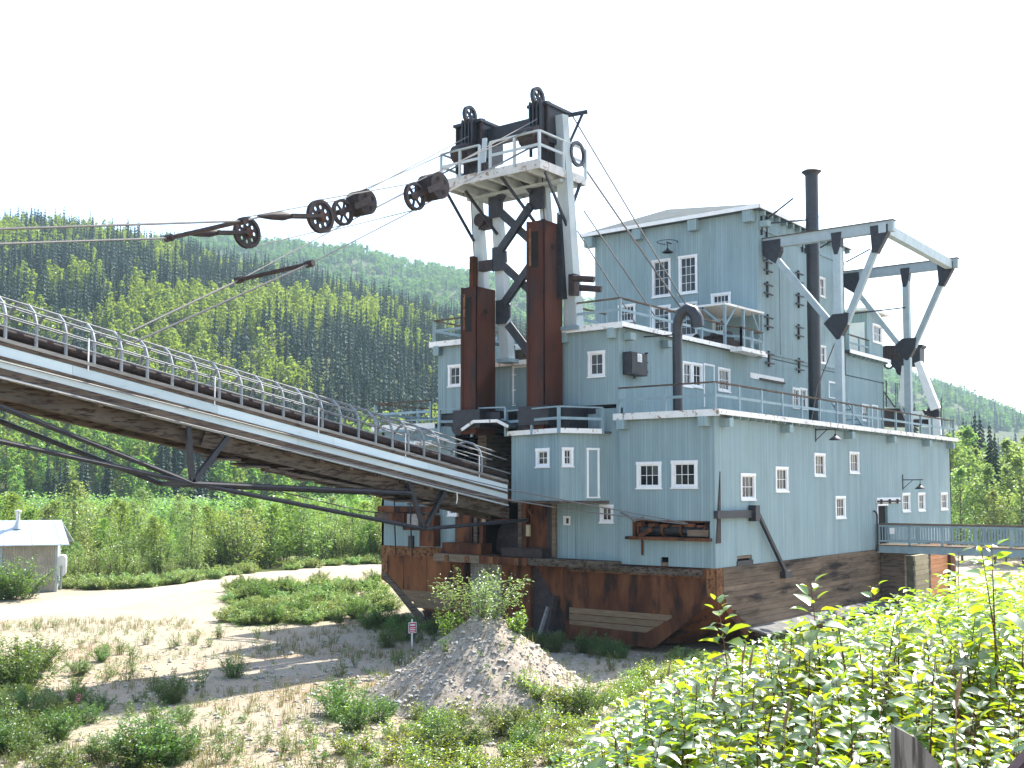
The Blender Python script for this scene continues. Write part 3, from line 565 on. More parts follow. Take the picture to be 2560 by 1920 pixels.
# roof bracket irons
for p, q in (((-4.3,13.9,16.9),(-2.6,13.9,17.9)),((-4.3,14.0,16.85),(-2.55,16.0,17.2)),((-4.3,21.5,16.9),(-2.9,21.5,17.5)),((-4.3,25.4,16.7),(-2.8,25.4,17.3)),((-4.3,24.0,13.3),(-.6,24.8,13.5))): MB().beam(p, q, .06, .07).build('iron_bracket', 'black_steel', DR)
for y in (13.7,14.3,18.9,19.3): MB().box(-4.33,-4.22,y,y+.04,16.2,17.3).build('iron_hook', 'black_steel', DR)
# ================================================================ steelwork on the dredge
# --- stern gantry
GA = thing('stern_gantry', 'tall pale steel gantry tower with black headworks above the stern', 'gantry', (-9.03, 0, 8.8))
def legp(X, z): t = (z-9.0)/8.0; return V((X, .15-.9*t, z))
LEGS = [(-11.5, 9.9, 17.6, .48), (-10.38, 8.8, 17.4, .50), (-7.72, 8.8, 17.4, .46), (-6.62, 9.9, 19.0, .62)]
for X, zb, zt, wd in LEGS:
    MB().beam(legp(X, zb), legp(X, zt), wd, wd*.9, up=V((0,1,0)), wd2=wd*.82, h2=wd*.7).build('leg', 'pale_steel', GA)
    MB().beam(legp(X, zb)-UPZ*.05, legp(X, zb)+UPZ*.12, wd*1.5, wd*1.4, up=V((0,1,0))).build('base_plate', 'grey_paint', GA)
# black lattice between the inner legs
xi, xj = -10.3, -7.8
for z in (15.7, 13.35, 11.0):
    for X, s in ((xi, 1), (xj, -1)):
        c = legp(X, z); y = c.y-.28
        MB().prism([(X-s*.28,y,z-.55),(X+s*.25,y,z-.55),(X+s*.5,y,z-.28),(X+s*.5,y,z+.28),(X+s*.25,y,z+.52),(X-s*.28,y,z+.52)], (0,-.1,0)).build('gusset', 'black_steel', GA)
ya_ = legp(0,16).y-.33
for p, q in (((-9.95,15.9),(-9.25,16.8)),((-8.1,15.9),(-8.8,16.8)),((-9.4,16.75),(-8.65,16.75))): MB().beam((p[0],ya_,p[1]), (q[0],ya_,q[1]), .2, .34, up=V((0,1,0))).build('lattice_bar', 'black_steel', GA)
for z0_, z1_ in ((15.35,13.7),(13.0,11.35)):
    ya, yb = legp(0,z0_).y-.34, legp(0,z1_).y-.34
    MB().beam((xi+.35,ya,z0_), (xj-.35,yb,z1_), .18, .36).build('lattice_bar', 'black_steel', GA); MB().beam((xj-.35,ya-.13,z0_), (xi+.35,yb-.13,z1_), .18, .36).build('lattice_bar', 'black_steel', GA)
MB().beam((xi+.35,legp(0,10.4).y-.34,10.4), (-8.9,.0,8.95), .18, .36).build('lattice_bar', 'black_steel', GA); MB().beam((xj-.35,legp(0,10.4).y-.34,10.4), (-9.2,.0,8.95), .18, .36).build('lattice_bar', 'black_steel', GA)
for X, z in ((-11.0,15.0),(-11.0,13.1)): MB().box(X-.35, X+.45, -.75, -.4, z-.2, z+.25).build('cross_tie', 'dark_iron', GA)
MB().tube((-11.2,-.9,15.2),(-11.2,-.5,15.2),.3,14).build('roller', 'dark_iron', GA, True)
MB().box(-6.98,-6.72,-.75,-.35,11.2,14.9).build('guide_rail', 'black_steel', GA); MB().box(-11.75,-11.55,-.9,-.55,11.0,13.6).build('guide_rail', 'rust', GA)
# platform
px0, px1, py0, py1, pz = -11.8, -6.4, -2.8, .6, 16.6
for i in range(9): MB().box(px0+.02, px1-.02, py0+.38*i, py0+.38*i+.355, pz-.02, pz+.04).build('deck_plank', 'dirty_white', GA)
for y in (py0-.03, py1-.02): MB().box(px0, px1, y, y+.06, pz-.32, pz+.07).build('edge_beam', 'dirty_white', GA)
for x in (px0-.02, px1-.04): MB().box(x, x+.06, py0+.03, py1-.02, pz-.32, pz+.05).build('edge_beam', 'dirty_white', GA)
for x in (-11.2,-10.0,-9.0,-8.0,-6.95): MB().box(x-.1, x+.1, py0+.04, py1-.03, pz-.36, pz-.04).build('joist', 'pale_steel', GA)
MB().box(px0+.1, px1-.1, -1.15, -.55, pz-.5, pz-.37).build('cross_girder', 'pale_steel', GA)
railing([(px0,py1,pz+.05),(px0,py0,pz+.05),(-9.6,py0,pz+.05)], 1.2, GA, mat='pale_steel', cap='pale_steel', spacing=1.15); railing([(-9.0,py0,pz+.05),(px1,py0,pz+.05),(px1,py1,pz+.05)], 1.2, GA, mat='pale_steel', cap='pale_steel', spacing=1.7)
for a, b in (((px0+.2,py0,pz-.3),(-11.6,-.75,14.3)),((-10.9,py0+.6,pz-.4),(-10.2,-.8,14.4)),((-8.6,py0,pz-.1),(-7.75,-1.0,14.3)),((px1,py0+.4,pz-.4),(-6.55,-.55,14.2)),((px1,.2,pz-.3),(-6.6,-.3,15.0))): MB().beam(a, b, .08, .12).build('knee_brace', 'black_steel', GA)
# headworks
hd = []
for xa, xb in ((-11.75,-10.35),(-7.6,-6.75)):
    h_ = MB().box(xa, xb, -1.7, -.2, 17.75, 19.28).build('head_plate', 'black_steel', GA); hd.append(h_)
    for x in (xa-.06, (xa+xb)/2-.05, xb-.04): MB().box(x, x+.1, -1.82, -1.71, 17.2, 19.33).build('rib', 'dark_iron', h_)
    MB().box(xa-.1, xb+.1, -1.95, -.1, 19.28, 19.4).build('top_flange', 'black_steel', h_)
    for i in range(4): MB().box(xa+.1+i*(xb-xa-.3)/3, xa+.24+i*(xb-xa-.3)/3, -1.6, -1.4, 19.41, 19.52).build('bolt', 'black_steel', h_)
MB().box(-11.7,-11.05,-1.4,-.4,16.65,17.75).build('head_post', 'black_steel', GA); MB().box(-10.5,-10.25,-1.4,-.9,16.65,17.75).build('head_post', 'black_steel', GA); MB().box(-7.5,-6.95,-1.4,-.4,16.65,17.75).build('head_post', 'black_steel', GA)
MB().box(-10.35, -7.6, -1.3, -.75, 18.45, 19.1).build('top_girder', 'black_steel', GA)
for xc in (-10.9, -7.15):
    MB().tube((xc-.09,-1.95,19.95),(xc+.09,-1.95,19.95),.0,4)
    w_ = MB().lathe((xc,-1.9,19.66), (1,0,0), [(.30,-.08),(.43,-.08),(.43,.08),(.30,.08),(.30,-.08)], 22).build('sheave', 'black_steel', GA, True)
    for k in range(5): a = k*2*math.pi/5; MB().beam((xc,-1.9,19.66), (xc,-1.9+.32*math.cos(a),19.66+.32*math.sin(a)), .06, .09, up=V((1,0,0))).build('spoke', 'black_steel', w_)
    for dx in (-.28,-.1,.1,.28): MB().box(xc+dx-.04, xc+dx+.04, -2.12, -1.83, 17.9, 19.45).build('sheave_cheek', 'black_steel', GA)
    bl_ = MB().tube((xc-.45,-2.3,17.85),(xc+.35,-2.3,17.85),.42,18).build('sheave_block', 'dark_iron', GA, True); MB().box(xc-.5,xc+.45,-2.55,-1.7,17.55,17.8).build('block_bracket', 'dark_iron', bl_)
MB().beam((-6.75,-.6,19.1),(-5.75,-.2,19.2),.1,.16).build('lug', 'black_steel', GA); MB().beam((-5.95,-.3,19.1),(-6.55,-.5,17.8),.08,.1).build('lug_brace', 'black_steel', GA)
MB().beam((-9.95,-2.0,18.4),(-9.9,-2.2,17.0),.2,.12).build('hanger_bar', 'pale_steel', GA); MB().tube((-9.9,-2.2,16.95),(-9.6,-2.2,16.95),.3,14).build('guide_sheave', 'dark_iron', GA, True)
MB().lathe((-6.35,-.1,17.5), (1,0,0), [(.42,-.06),(.56,-.06),(.56,.06),(.42,.06),(.42,-.06)], 20).build('side_sheave', 'black_steel', GA, True)
MB().lathe((-6.9,.1,14.6), (1,0,0), [(.34,-.06),(.45,-.06),(.45,.06),(.34,.06),(.34,-.06)], 20).build('side_sheave', 'black_steel', GA, True)
for k in range(3): a = k*math.pi/3; MB().beam((-6.9,.1-.38*math.cos(a),14.6-.38*math.sin(a)),(-6.9,.1+.38*math.cos(a),14.6+.38*math.sin(a)),.05,.06,up=V((1,0,0))).build('sheave_spoke', 'black_steel', GA)
for dx, z in ((.35,12.0),(.7,11.55)): MB().tube((-6.6+dx,-.6,z),(-6.2+dx+.5,-.35,z-.12),.14,12).build('side_roller', 'dark_iron', GA, True)
MB().box(-6.5,-6.2,-.6,-.2,11.3,12.2).build('roller_bracket', 'dark_iron', GA)
for X, z0_ in ((-11.6,17.3),(-7.6,17.2)): MB().path([(X,-1.0,z0_),(X+.15,-1.1,15.5),(X+.05,-.8,13.5)], .025, 5).build('loose_cable', 'black_steel', GA)
# --- two spuds
for xa, xb, zt, lab in ((-11.6,-10.76,12.03,'shorter rusty steel spud column at the stern of the dredge'), (-7.93,-7.06,14.46,'taller rusty steel spud column beside the control room bay')):
    S_ = thing('spud', lab, 'column', ((xa+xb)/2, -.9, 5.5))
    MB().box(xa, xb, -1.6, -.25, 5.5, zt).build('column', 'spud_rust', S_)
    for x in (xa-.03, xb-.09): MB().box(x, x+.12, -1.63, -1.59, 5.5, zt+.02).build('corner_strip', 'spud_rust', S_)
    MB().box(xb-.0, xb+.03, -1.63, -1.5, 5.5, zt+.02).build('corner_strip', 'spud_rust', S_)
    MB().box(xa+.22, xa+.58, -1.612, -1.59, zt-2.0, zt-.45).build('slot_shade', 'hollow_shade', S_); MB().tube((xb-.02,-.95,zt-1.05),(xb+.012,-.95,zt-1.05),.13,14).build('pin_hole_shade', 'hollow_shade', S_)  # near-black patches on the surface paint the shade of openings
    MB().box(xa+.1, xa+.2, -1.62, -1.6, zt-1.9, zt-.3).build('wear_bar', 'rust_bright', S_)
    MB().box(xa-.35, xb+.35, -1.78, -.1, 5.75, 6.55).build('guide_collar', 'black_steel', S_)
# --- smokestack and gooseneck vent
SK = thing('smokestack', 'tall black smokestack with flat cap rising from the lower roof', 'smokestack', (-2.5, 16.05, 6.14))
MB().tube((-2.5,16.05,6.1),(-2.5,16.05,19.55),.335,28).build('flue', 'stack_paint', SK, True)
for z in (8.7,12.6,15.4,17.3): MB().tube((-2.5,16.05,z),(-2.5,16.05,z+.06),.352,28).build('band', 'stack_paint', SK, True)
MB().lathe((-2.5,16.05,19.5), (0,0,1), [(.0,.38),(.25,.40),(.52,.25),(.46,.18),(.36,.1),(.30,-.1)], 28).build('cap', 'stack_paint', SK, True)
MB().lathe((-2.5,16.05,6.15), (0,0,1), [(.6,-.02),(.42,.12),(.34,.4)], 24).build('flashing', 'stack_paint', SK, True)
GV = thing('vent_pipe', 'dark gooseneck vent pipe with bent top on the lower roof', 'pipe', (-2.72, 2, 6.14))
MB().path([(-2.72,2,6.1)]+[(-2.72,2,z) for z in (8,9.3,9.9)]+[(-2.66+.0,2-.0,10.2),(-2.52,2.0,10.48),(-2.28,2.05,10.62),(-2.0,2.1,10.5),(-1.86,2.13,10.2),(-1.84,2.14,9.85)], [.21]*5+[.23,.25,.27,.28,.28], 20).build('duct', 'stack_paint', GV, True)
MB().tube((-2.72,2,9.55),(-2.72,2,9.62),.24,20).build('collar', 'stack_paint', GV, True); MB().beam((-2.9,2,9.58),(-4.34,2.0,9.62),.05,.05).build('stay', 'black_steel', GV)
# --- davit frames above the side roof
def davit(Y, lab):
    D_ = thing('davit_frame', lab, 'frame', (-.4, Y, 6.14))
    za = 15.75; xin = XM+.05; xt = 2.1 if Y < 20 else 1.95; xp = -.35 if Y < 20 else -.6
    a = MB().beam((xin,Y,za),(xt+.35,Y,za),.34,.52).build('arm', 'davit_paint', D_); MB().box(xin,xt+.4,Y-.24,Y+.24,za+.262,za+.30).build('flange', 'dark_wood', a)
    MB().beam((xp,Y,6.1),(xp,Y,za-.25),.36,.36,up=V((0,1,0))).build('post', 'davit_paint', D_)
    MB().beam((xin+.75,Y,za-.9),(xp-.4,Y,11.3),.28,.3).build('diagonal', 'davit_paint', D_); MB().beam((xt-.3,Y,za-.45),(xp+.35,Y,11.2),.28,.3).build('diagonal', 'davit_paint', D_)
    for pts in ([(xin,za+.15),(xin+1.0,za+.15),(xin+1.0,za-.45),(xin+.7,za-1.1),(xin+.05,za-.65)], [(xp-.27,za+.05),(xp+.27,za+.05),(xp+.2,za-.65),(xp+.05,za-1.05),(xp-.12,za-1.05),(xp-.22,za-.65)],
                [(xt-.75,za+.1),(xt+.12,za+.1),(xt+.12,za-.3),(xt-.42,za-1.25),(xt-.68,za-1.2)], [(xp-.72,11.3),(xp-.26,11.72),(xp+.55,11.72),(xp+.48,11.15),(xp+.08,10.45),(xp-.08,10.45)]):
        MB().prism([(x,Y-.19,z) for x,z in pts], (0,.38,0)).build('gusset', 'black_steel', D_)
    return D_
d1 = davit(14.0, 'pale grey steel davit frame with black gussets at the stern end of the upper house'); d2 = davit(25.0, 'pale grey steel davit frame with black gussets beside the rear cabin')
tb = MB().beam((1.95,13.8,15.7),(1.85,25.2,15.7),.36,.5).build('tie_beam', 'davit_paint')
tag(tb, 'pale grey steel beam joining the tips of the two davit frames', 'beam')
tag(MB().path([(-.5,14.1,10.6),(-1.6,14.2,8.2),(-2.0,14.2,6.2)], .03, 6).build('stay_wire', 'rope'), 'dark stay wire hanging from the davit frame to the lower roof', 'cable')
# --- bow gantry far side
BG = thing('bow_gantry', 'far white-legged gantry with black machinery at the bow', 'gantry', (-3, 33, 6.14))
def bgp(k, x, y, Y=33.0): return o(k, x, y, 'y', Y)
for a, b, wd in (((1005,790),(1190,1290),.5),((880,830),(850,1260),.6)):
    MB().beam(bgp('T',*a), bgp('T',*b), wd*.8, .5, up=V((0,1,0)), wd2=wd*1.1).build('leg', 'white_paint', BG)
MB().beam(bgp('T',1180,1380), bgp('T',1195,1570), .7, .5, up=V((0,1,0))).build('leg_foot', 'white_paint', BG)
MB().prism([bgp('T',*p) for p in ((1130,1240),(1185,1235),(1225,1310),(1220,1400),(1100,1400),(1090,1300))], (0,.5,0)).build('gusset', 'black_steel', BG)
MB().prism([bgp('T',*p) for p in ((760,600),(1045,600),(1045,620),(1020,640),(1020,780),(980,830),(860,830),(850,945),(780,920),(760,870),(700,800),(700,740),(760,700))], (0,.9,0)).build('head_block', 'black_steel', BG)
for i in range(6): a = bgp('T', 640+i*30, 620); MB().tube(a-UPZ*.9, a+UPZ*(.05 if i else .0), .16, 10).build('sheave_stack', 'dark_iron', BG, True)
MB().lathe(bgp('T',690,810), (0,1,0), [(.22,-.05),(.34,-.05),(.34,.05),(.22,.05),(.22,-.05)], 16).build('wheel', 'black_steel', BG, True)
for (x0_,y0_,x1_,y1_,mm) in ((640,1280,885,1475,'dark_iron'),(945,1310,1110,1395,'worn_white'),(945,1400,1110,1450,'dark_iron'),(1020,1480,1160,1555,'pale_steel')):
    p = [bgp('T',x0_,y0_), bgp('T',x1_,y0_), bgp('T',x1_,y1_), bgp('T',x0_,y1_)]; MB().prism(p, (0,1.2,0)).build('winch_housing', mm, BG)
for i, x in enumerate((762,778,800,822)): MB().tube(bgp('T',x,1010), bgp('T',x,1270), .025, 5).build('hoist_rod', 'black_steel', BG)
MB().tube(bgp('T',662,985), bgp('T',662,1270), .04, 5).build('hoist_rod', 'black_steel', BG); MB().tube(bgp('T',640,1110), bgp('T',755,1270), .05, 5).build('hoist_rod', 'black_steel', BG); MB().tube(bgp('T',1245,1165), bgp('T',1245,1590), .035, 5).build('hoist_rod', 'black_steel', BG)
for i in range(4): p = bgp('T',1060+i*22,1330+i*8); MB().tube(p, p+V((.1,.5,.05)), .2, 10).build('gear', 'dark_iron', BG, True)
# --- wall lamps, switch box, antennas
def lamp(face, k, x, y, lab, arm=.95, drop=.45, ring=False):
    u, z = face.px(k, x, y); P = face.pt(u, 0, z); g = thing('wall_lamp', lab, 'lamp', P)
    tip = face.pt(u, arm, z+drop); MB().beam(face.pt(u,0,z+drop), face.pt(u,arm+.15,z+drop), .04, .05).build('arm', 'black_steel', g)
    MB().beam(face.pt(u,0,z-.05), face.pt(u,arm*.6,z+drop), .03, .03).build('brace', 'black_steel', g); MB().beam(face.pt(u,.02,z-.1), face.pt(u,.02,z+drop+.3), .04, .04, up=face.U).build('bracket', 'black_steel', g)
    c = tip; MB().tube(c, c-UPZ*.22, .018, 6).build('stem', 'black_steel', g)
    MB().lathe(c-UPZ*.22, (0,0,-1), [(.05,0),(.07,.08),(.16,.14),(.27,.24),(.29,.28),(.24,.25),(.1,.17)], 20).build('shade', 'black_steel', g, True)
    MB().lathe(c-UPZ*.40, (0,0,-1), [(.05,-.05),(.06,.0),(.045,.06),(.0,.08)], 10).build('bulb', 'white_paint', g, True)
lamp(FD, 'F', 2000, 480, 'dark shaded lamp on a bracket below the roof edge of the side wall'); lamp(FD, 'G', 1025, 900, 'dark shaded lamp on a bracket above the white windows near the door')
u, z = FU.px('C', 658, 450); P = FU.pt(u, 0, z); g = thing('wall_lamp', 'ringed lamp above the tall windows of the upper house', 'lamp', P)
MB().lathe(FU.pt(u,.4,z+.32), (0,0,1), [(.55,-.02),(.58,0),(.55,.02),(.52,0),(.55,-.02)], 20).build('ring', 'black_steel', g); MB().beam(FU.pt(u,0,z+.3), FU.pt(u,.5,z+.3), .05, .05).build('arm', 'black_steel', g)
MB().tube(FU.pt(u,.4,z+.3), FU.pt(u,.4,z-.05), .03, 6).build('stem', 'black_steel', g); MB().lathe(FU.pt(u,.4,z-.02), (0,0,-1), [(.05,0),(.1,.1),(.28,.2),(.3,.24),(.2,.2)], 18).build('shade', 'black_steel', g, True)
r = FM.rect('C',325,1175,425,1325); EB = thing('switch_box', 'black electrical switch box with white notice on the middle storey wall', 'box', FM.pt(r[0],0,r[1]))
m = MB(); FM.box(m, r[0]-.05, r[2]+.1, .02, .42, r[1], r[3]+.02); m.build('case', 'black_steel', EB)
m = MB(); FM.box(m, r[0]-.02, r[2]+.07, .421, .45, r[1]+.03, r[3]-.02); dd = m.build('door', 'black_steel', EB)
m = MB(); FM.box(m, r[0]+.42, r[0]+.78, .451, .456, r[1]+.55, r[1]+.9); m.build('notice', 'white_paint', dd)
for j in range(4): m = MB(); FM.box(m, r[0]+.47, r[0]+.73-.06*(j % 2), .457, .459, r[1]+.62+.06*j, r[1]+.635+.06*j); m.build('print_line', 'grey_paint', dd)
m = MB(); m.tube(FM.pt((r[0]+r[2])/2,.2,r[1]-.14), FM.pt((r[0]+r[2])/2,.2,r[1]), .06, 8); m.build('conduit', 'black_steel', EB)
for j in range(3): m = MB(); FM.box(m, r[2]+.08, r[2]+.12, .3, .46, r[1]+.15+.4*j, r[1]+.22+.4*j); m.build('latch', 'black_steel', EB)
surf('hoop_steel', (.21,.235,.25), (.29,.31,.32), (.16,.12,.09), scale=3, rough=.6, bmp=.1)
surf('cage_steel', (.15,.165,.175), (.22,.235,.24), (.14,.10,.075), scale=3, rough=.6, bmp=.1)
# ================================================================ stacker conveyor
ST = thing('stacker_conveyor', 'long sloping stacker conveyor with hooped guard cage leaving the stern', 'conveyor', (-9.05, -2.6, 2.4))
SLP = .1660; YE, YF = -2.62, -37.0; SXN, SXF = -8.2, -9.95
def tz(y): return 3.44 + SLP*(YE-y)                         # top of the side rail
def strip(xa, xb, za, zb, name, mat, y0=YE, y1=YF, par=None, seg=None):
    n_ = seg or 1
    for i in range(n_):
        a = y0+(y1-y0)*i/n_; b = y0+(y1-y0)*(i+1)/n_ + (.008 if n_ > 1 else 0)
        MB().quadbox([(xa,a,tz(a)+za),(xb,a,tz(a)+za),(xb,b,tz(b)+za),(xa,b,tz(b)+za),(xa,a,tz(a)+zb),(xb,a,tz(a)+zb),(xb,b,tz(b)+zb),(xa,b,tz(b)+zb)]).build(name, mat, par or ST)
for xs, s in ((SXN, 1), (SXF, -1)):
    strip(xs-.08*s, xs+.05*s, -.10, 0, 'top_rail', 'grey_wood', seg=6); strip(xs-.06*s, xs+.02*s, -.20, -.105, 'upper_plank', 'dark_wood', seg=5)
    strip(xs-.06*s, xs, -.49, -.205, 'side_panel', 'panel_blue', seg=7); strip(xs-.06*s, xs+.07*s, -.57, -.495, 'belt_rib', 'dark_wood', seg=5)
    strip(xs-.06*s, xs+.005*s, -.80, -.575, 'side_panel', 'panel_blue', seg=6); strip(xs-.06*s, xs+.03*s, -1.02, -.805, 'lower_plank', 'dark_wood', seg=6)
    strip(xs-.12*s, xs+.06*s, -1.08, -1.025, 'edge_strip', 'pale_steel', seg=4)
strip(SXF+.08, SXN-.08, -.98, -.92, 'floor_plank', 'dark_wood', seg=12)
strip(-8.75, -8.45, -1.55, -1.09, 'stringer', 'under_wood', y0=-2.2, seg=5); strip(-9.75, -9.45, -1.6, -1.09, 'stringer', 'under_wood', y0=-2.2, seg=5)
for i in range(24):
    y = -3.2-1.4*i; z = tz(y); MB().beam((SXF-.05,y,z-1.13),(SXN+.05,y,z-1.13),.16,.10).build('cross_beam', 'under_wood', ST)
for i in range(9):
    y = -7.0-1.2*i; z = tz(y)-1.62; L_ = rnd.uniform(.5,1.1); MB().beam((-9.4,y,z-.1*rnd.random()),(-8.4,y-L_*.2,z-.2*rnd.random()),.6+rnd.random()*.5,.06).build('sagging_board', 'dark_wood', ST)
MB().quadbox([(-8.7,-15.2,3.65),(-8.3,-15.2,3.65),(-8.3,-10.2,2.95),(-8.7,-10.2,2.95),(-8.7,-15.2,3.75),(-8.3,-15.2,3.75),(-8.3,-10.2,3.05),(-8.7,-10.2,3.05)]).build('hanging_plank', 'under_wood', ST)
# belt, rollers
strip(-9.6, -8.55, -.12, -.07, 'belt', 'dark_wood', y0=-2.0); strip(-9.5, -8.65, -.60, -.56, 'return_belt', 'black_steel', y0=-2.0)
for i in range(26):
    y = -3.0-1.32*i; z = tz(y)-.20
    MB().tube((-9.62,y,z+.12),(-9.3,y,z),.085,8).build('idler_roller', 'rust', ST, True); MB().tube((-9.28,y,z),(-8.86,y,z),.085,8).build('idler_roller', 'rust', ST, True); MB().tube((-8.84,y,z),(-8.52,y,z+.12),.085,8).build('idler_roller', 'rust', ST, True)
    MB().beam((-9.8,y+.1,z-.14),(-8.35,y+.1,z-.14),.07,.07).build('idler_frame', 'rust', ST)
MB().path([(-8.45,y,tz(y)+.22) for y in (-2.5,-12,-24,-36.5)], .15, 10).build('water_pipe', 'dark_iron', ST, True)
MB().path([(-9.8,y,tz(y)+.12) for y in (-2.5,-12,-24,-36.5)], .07, 8).build('water_pipe', 'dark_iron', ST, True)
# guard cage: hoops and long bars
prof = [(SXN-.02,0),(SXN-.02,.62),(SXN-.16,.95),(SXN-.45,1.18),(-9.075,1.28),(SXF+.45,1.18),(SXF+.16,.95),(SXF+.02,.62),(SXF+.02,0)]
for i in range(38):
    y = -4.3-.865*i
    if i in (1, 2): continue
    MB().path([(x,y,tz(y)+h) for x,h in prof], .05, 6).build('hoop', 'hoop_steel', ST, True)
    if i % 5 == 0: MB().path([(SXN+.02,y-.2,tz(y)-.22),(SXN+.02,y-.2,tz(y)+.7)], .022, 5).build('upright', 'white_paint', ST)
for x, h in prof[1:-1]+[(SXN-.02,.32),(SXF+.02,.32)]:
    ye = -3.2+rnd.uniform(-.5,.9); MB().path([(x+.03,ye,tz(ye)+h+rnd.uniform(-.1,.05)),(x+.03,-8,tz(-8)+h),(x+.03,-36.5,tz(-36.5)+h)], .025, 5).build('cage_bar', 'cage_steel', ST, True)
for i in range(12): y = -5-2.7*i; MB().tube((-9.9,y,tz(y)),(-9.9,y,tz(y)+.55),.035,6).build('stanchion', 'black_steel', ST)
# trussed under-frame
P1 = o('N',0,950,'x',SXN); P2 = o('N',0,1110,'x',SXN)
for xs in (SXN-.05, SXF+.05):
    K1 = V((xs,-18.2,3.23)); K2 = V((xs,-7.7,1.55)); nearside = xs > -9
    q1 = V((xs, P1.y, P1.z)); q2 = V((xs, P2.y, P2.z)); q1 = K1+(q1-K1)*1.55; q2 = K1+(q2-K1)*2.6
    rods = [(q1,K1,.08),(K1,V((xs,-8.4,2.9)),.085)]
    if nearside: rods += [(q2,K1,.075),(K1,K2,.075),(K2,V((xs,-1.2,1.75)),.075)]
    for a, b, r_ in rods: MB().path([a,b], r_, 8).build('truss_rod', 'black_steel', ST, True)
    if not nearside: continue
    for a, b in ((K1,V((xs,-18.4,tz(-18.4)-1.1))),(K1,V((xs,-16.9,tz(-16.9)-1.1))),(K2,V((xs,-8.6,tz(-8.6)-1.1))),(K2,V((xs,-6.5,tz(-6.5)-1.1)))): MB().beam(a, b, .14, .16).build('truss_strut', 'black_steel', ST)
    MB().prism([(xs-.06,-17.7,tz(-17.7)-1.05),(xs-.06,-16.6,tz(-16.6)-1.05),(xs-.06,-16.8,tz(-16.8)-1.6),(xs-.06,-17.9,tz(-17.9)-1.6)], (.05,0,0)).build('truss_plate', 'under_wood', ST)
MB().beam((SXF,-18.2,3.23),(SXN,-18.2,3.23),.12,.12).build('cross_tie', 'black_steel', ST); MB().beam((-9.3,-7.7,1.55),(SXN,-7.7,1.55),.12,.12).build('cross_tie', 'rust', ST)
tag(MB().path([(SXN+.08,-5.95,tz(-5.95)-1.05),(SXN+.09,-5.93,tz(-5.95)-1.3),(SXN+.07,-5.96,tz(-5.95)-1.5)], .022, 5).build('rope_end', 'white_paint'), 'short white rope end dangling below the stacker edge', 'rope')
# ================================================================ sheaves and suspension ropes
def sheave(c, r_, lab, holes=8, spokes=False, wd=.16):
    g = thing('rope_sheave', lab, 'pulley', c, 'rope sheaves hanging between gantry and stacker')
    if spokes:
        MB().lathe(c, (1,0,0), [(r_*.8,-wd/2),(r_,-wd/2),(r_*.93,0),(r_,wd/2),(r_*.8,wd/2),(r_*.8,-wd/2)], 28).build('rim', 'dark_iron', g, True)
        for k in range(6): a = k*math.pi/3+.3; MB().beam(V(c)+V((0,math.cos(a),math.sin(a)))*.08, V(c)+V((0,math.cos(a),math.sin(a)))*r_*.84, .07, .075, up=V((1,0,0))).build('spoke', 'dark_iron', g)
        MB().lathe(c, (1,0,0), [(0,-wd*.6),(.13,-wd*.6),(.13,wd*.6),(0,wd*.6)], 14).build('hub', 'rust', g, True)
    else:
        MB().lathe(c, (1,0,0), [(r_*.8,-wd/2),(r_,-wd/2),(r_*.92,0),(r_,wd/2),(r_*.8,wd/2),(r_*.8,-wd/2)], 32).build('rim', 'dark_iron', g, True)
        n_ = holes; ri, ro, rh = r_*.24, r_*.82, r_*.135; m = MB(); seg = 8
        for k in range(n_):                                   # web with round holes: eight sectors, each pierced
            a0 = 2*math.pi*k/n_; rc = r_*.56; hc_ = V((0, math.cos(a0), math.sin(a0)))*rc; ring = []; out = []
            for q in range(16):
                t = 2*math.pi*q/16; e1 = V((0,math.cos(a0),math.sin(a0))); e2 = V((0,-math.sin(a0),math.cos(a0)))
                d = e1*math.cos(t)+e2*math.sin(t); ring.append(V(c)+hc_+d*rh)
                lo_, hi_ = 0, 2.0
                for _ in range(22):
                    md = (lo_+hi_)/2; p = hc_+d*md; rr = p.length; an = abs(math.atan2(p.dot(e2), p.dot(e1)))
                    if ri < rr < ro and an < math.pi/n_: lo_ = md
                    else: hi_ = md
                out.append(V(c)+hc_+d*lo_)
            for q in range(16):
                q2 = (q+1) % 16
                for sx in (-.035, .035): m.face([ring[q]+V((sx,0,0)), out[q]+V((sx,0,0)), out[q2]+V((sx,0,0)), ring[q2]+V((sx,0,0))])
                m.face([ring[q]+V((-.035,0,0)), ring[q2]+V((-.035,0,0)), ring[q2]+V((.035,0,0)), ring[q]+V((.035,0,0))])
        m.build('web', 'dark_iron', g); MB().lathe(c, (1,0,0), [(0,-wd*.9),(r_*.26,-wd*.9),(r_*.26,wd*.9),(0,wd*.9)], 16).build('hub', 'rust', g, True)
    return g
XA, XB_ = -10.95, -7.15
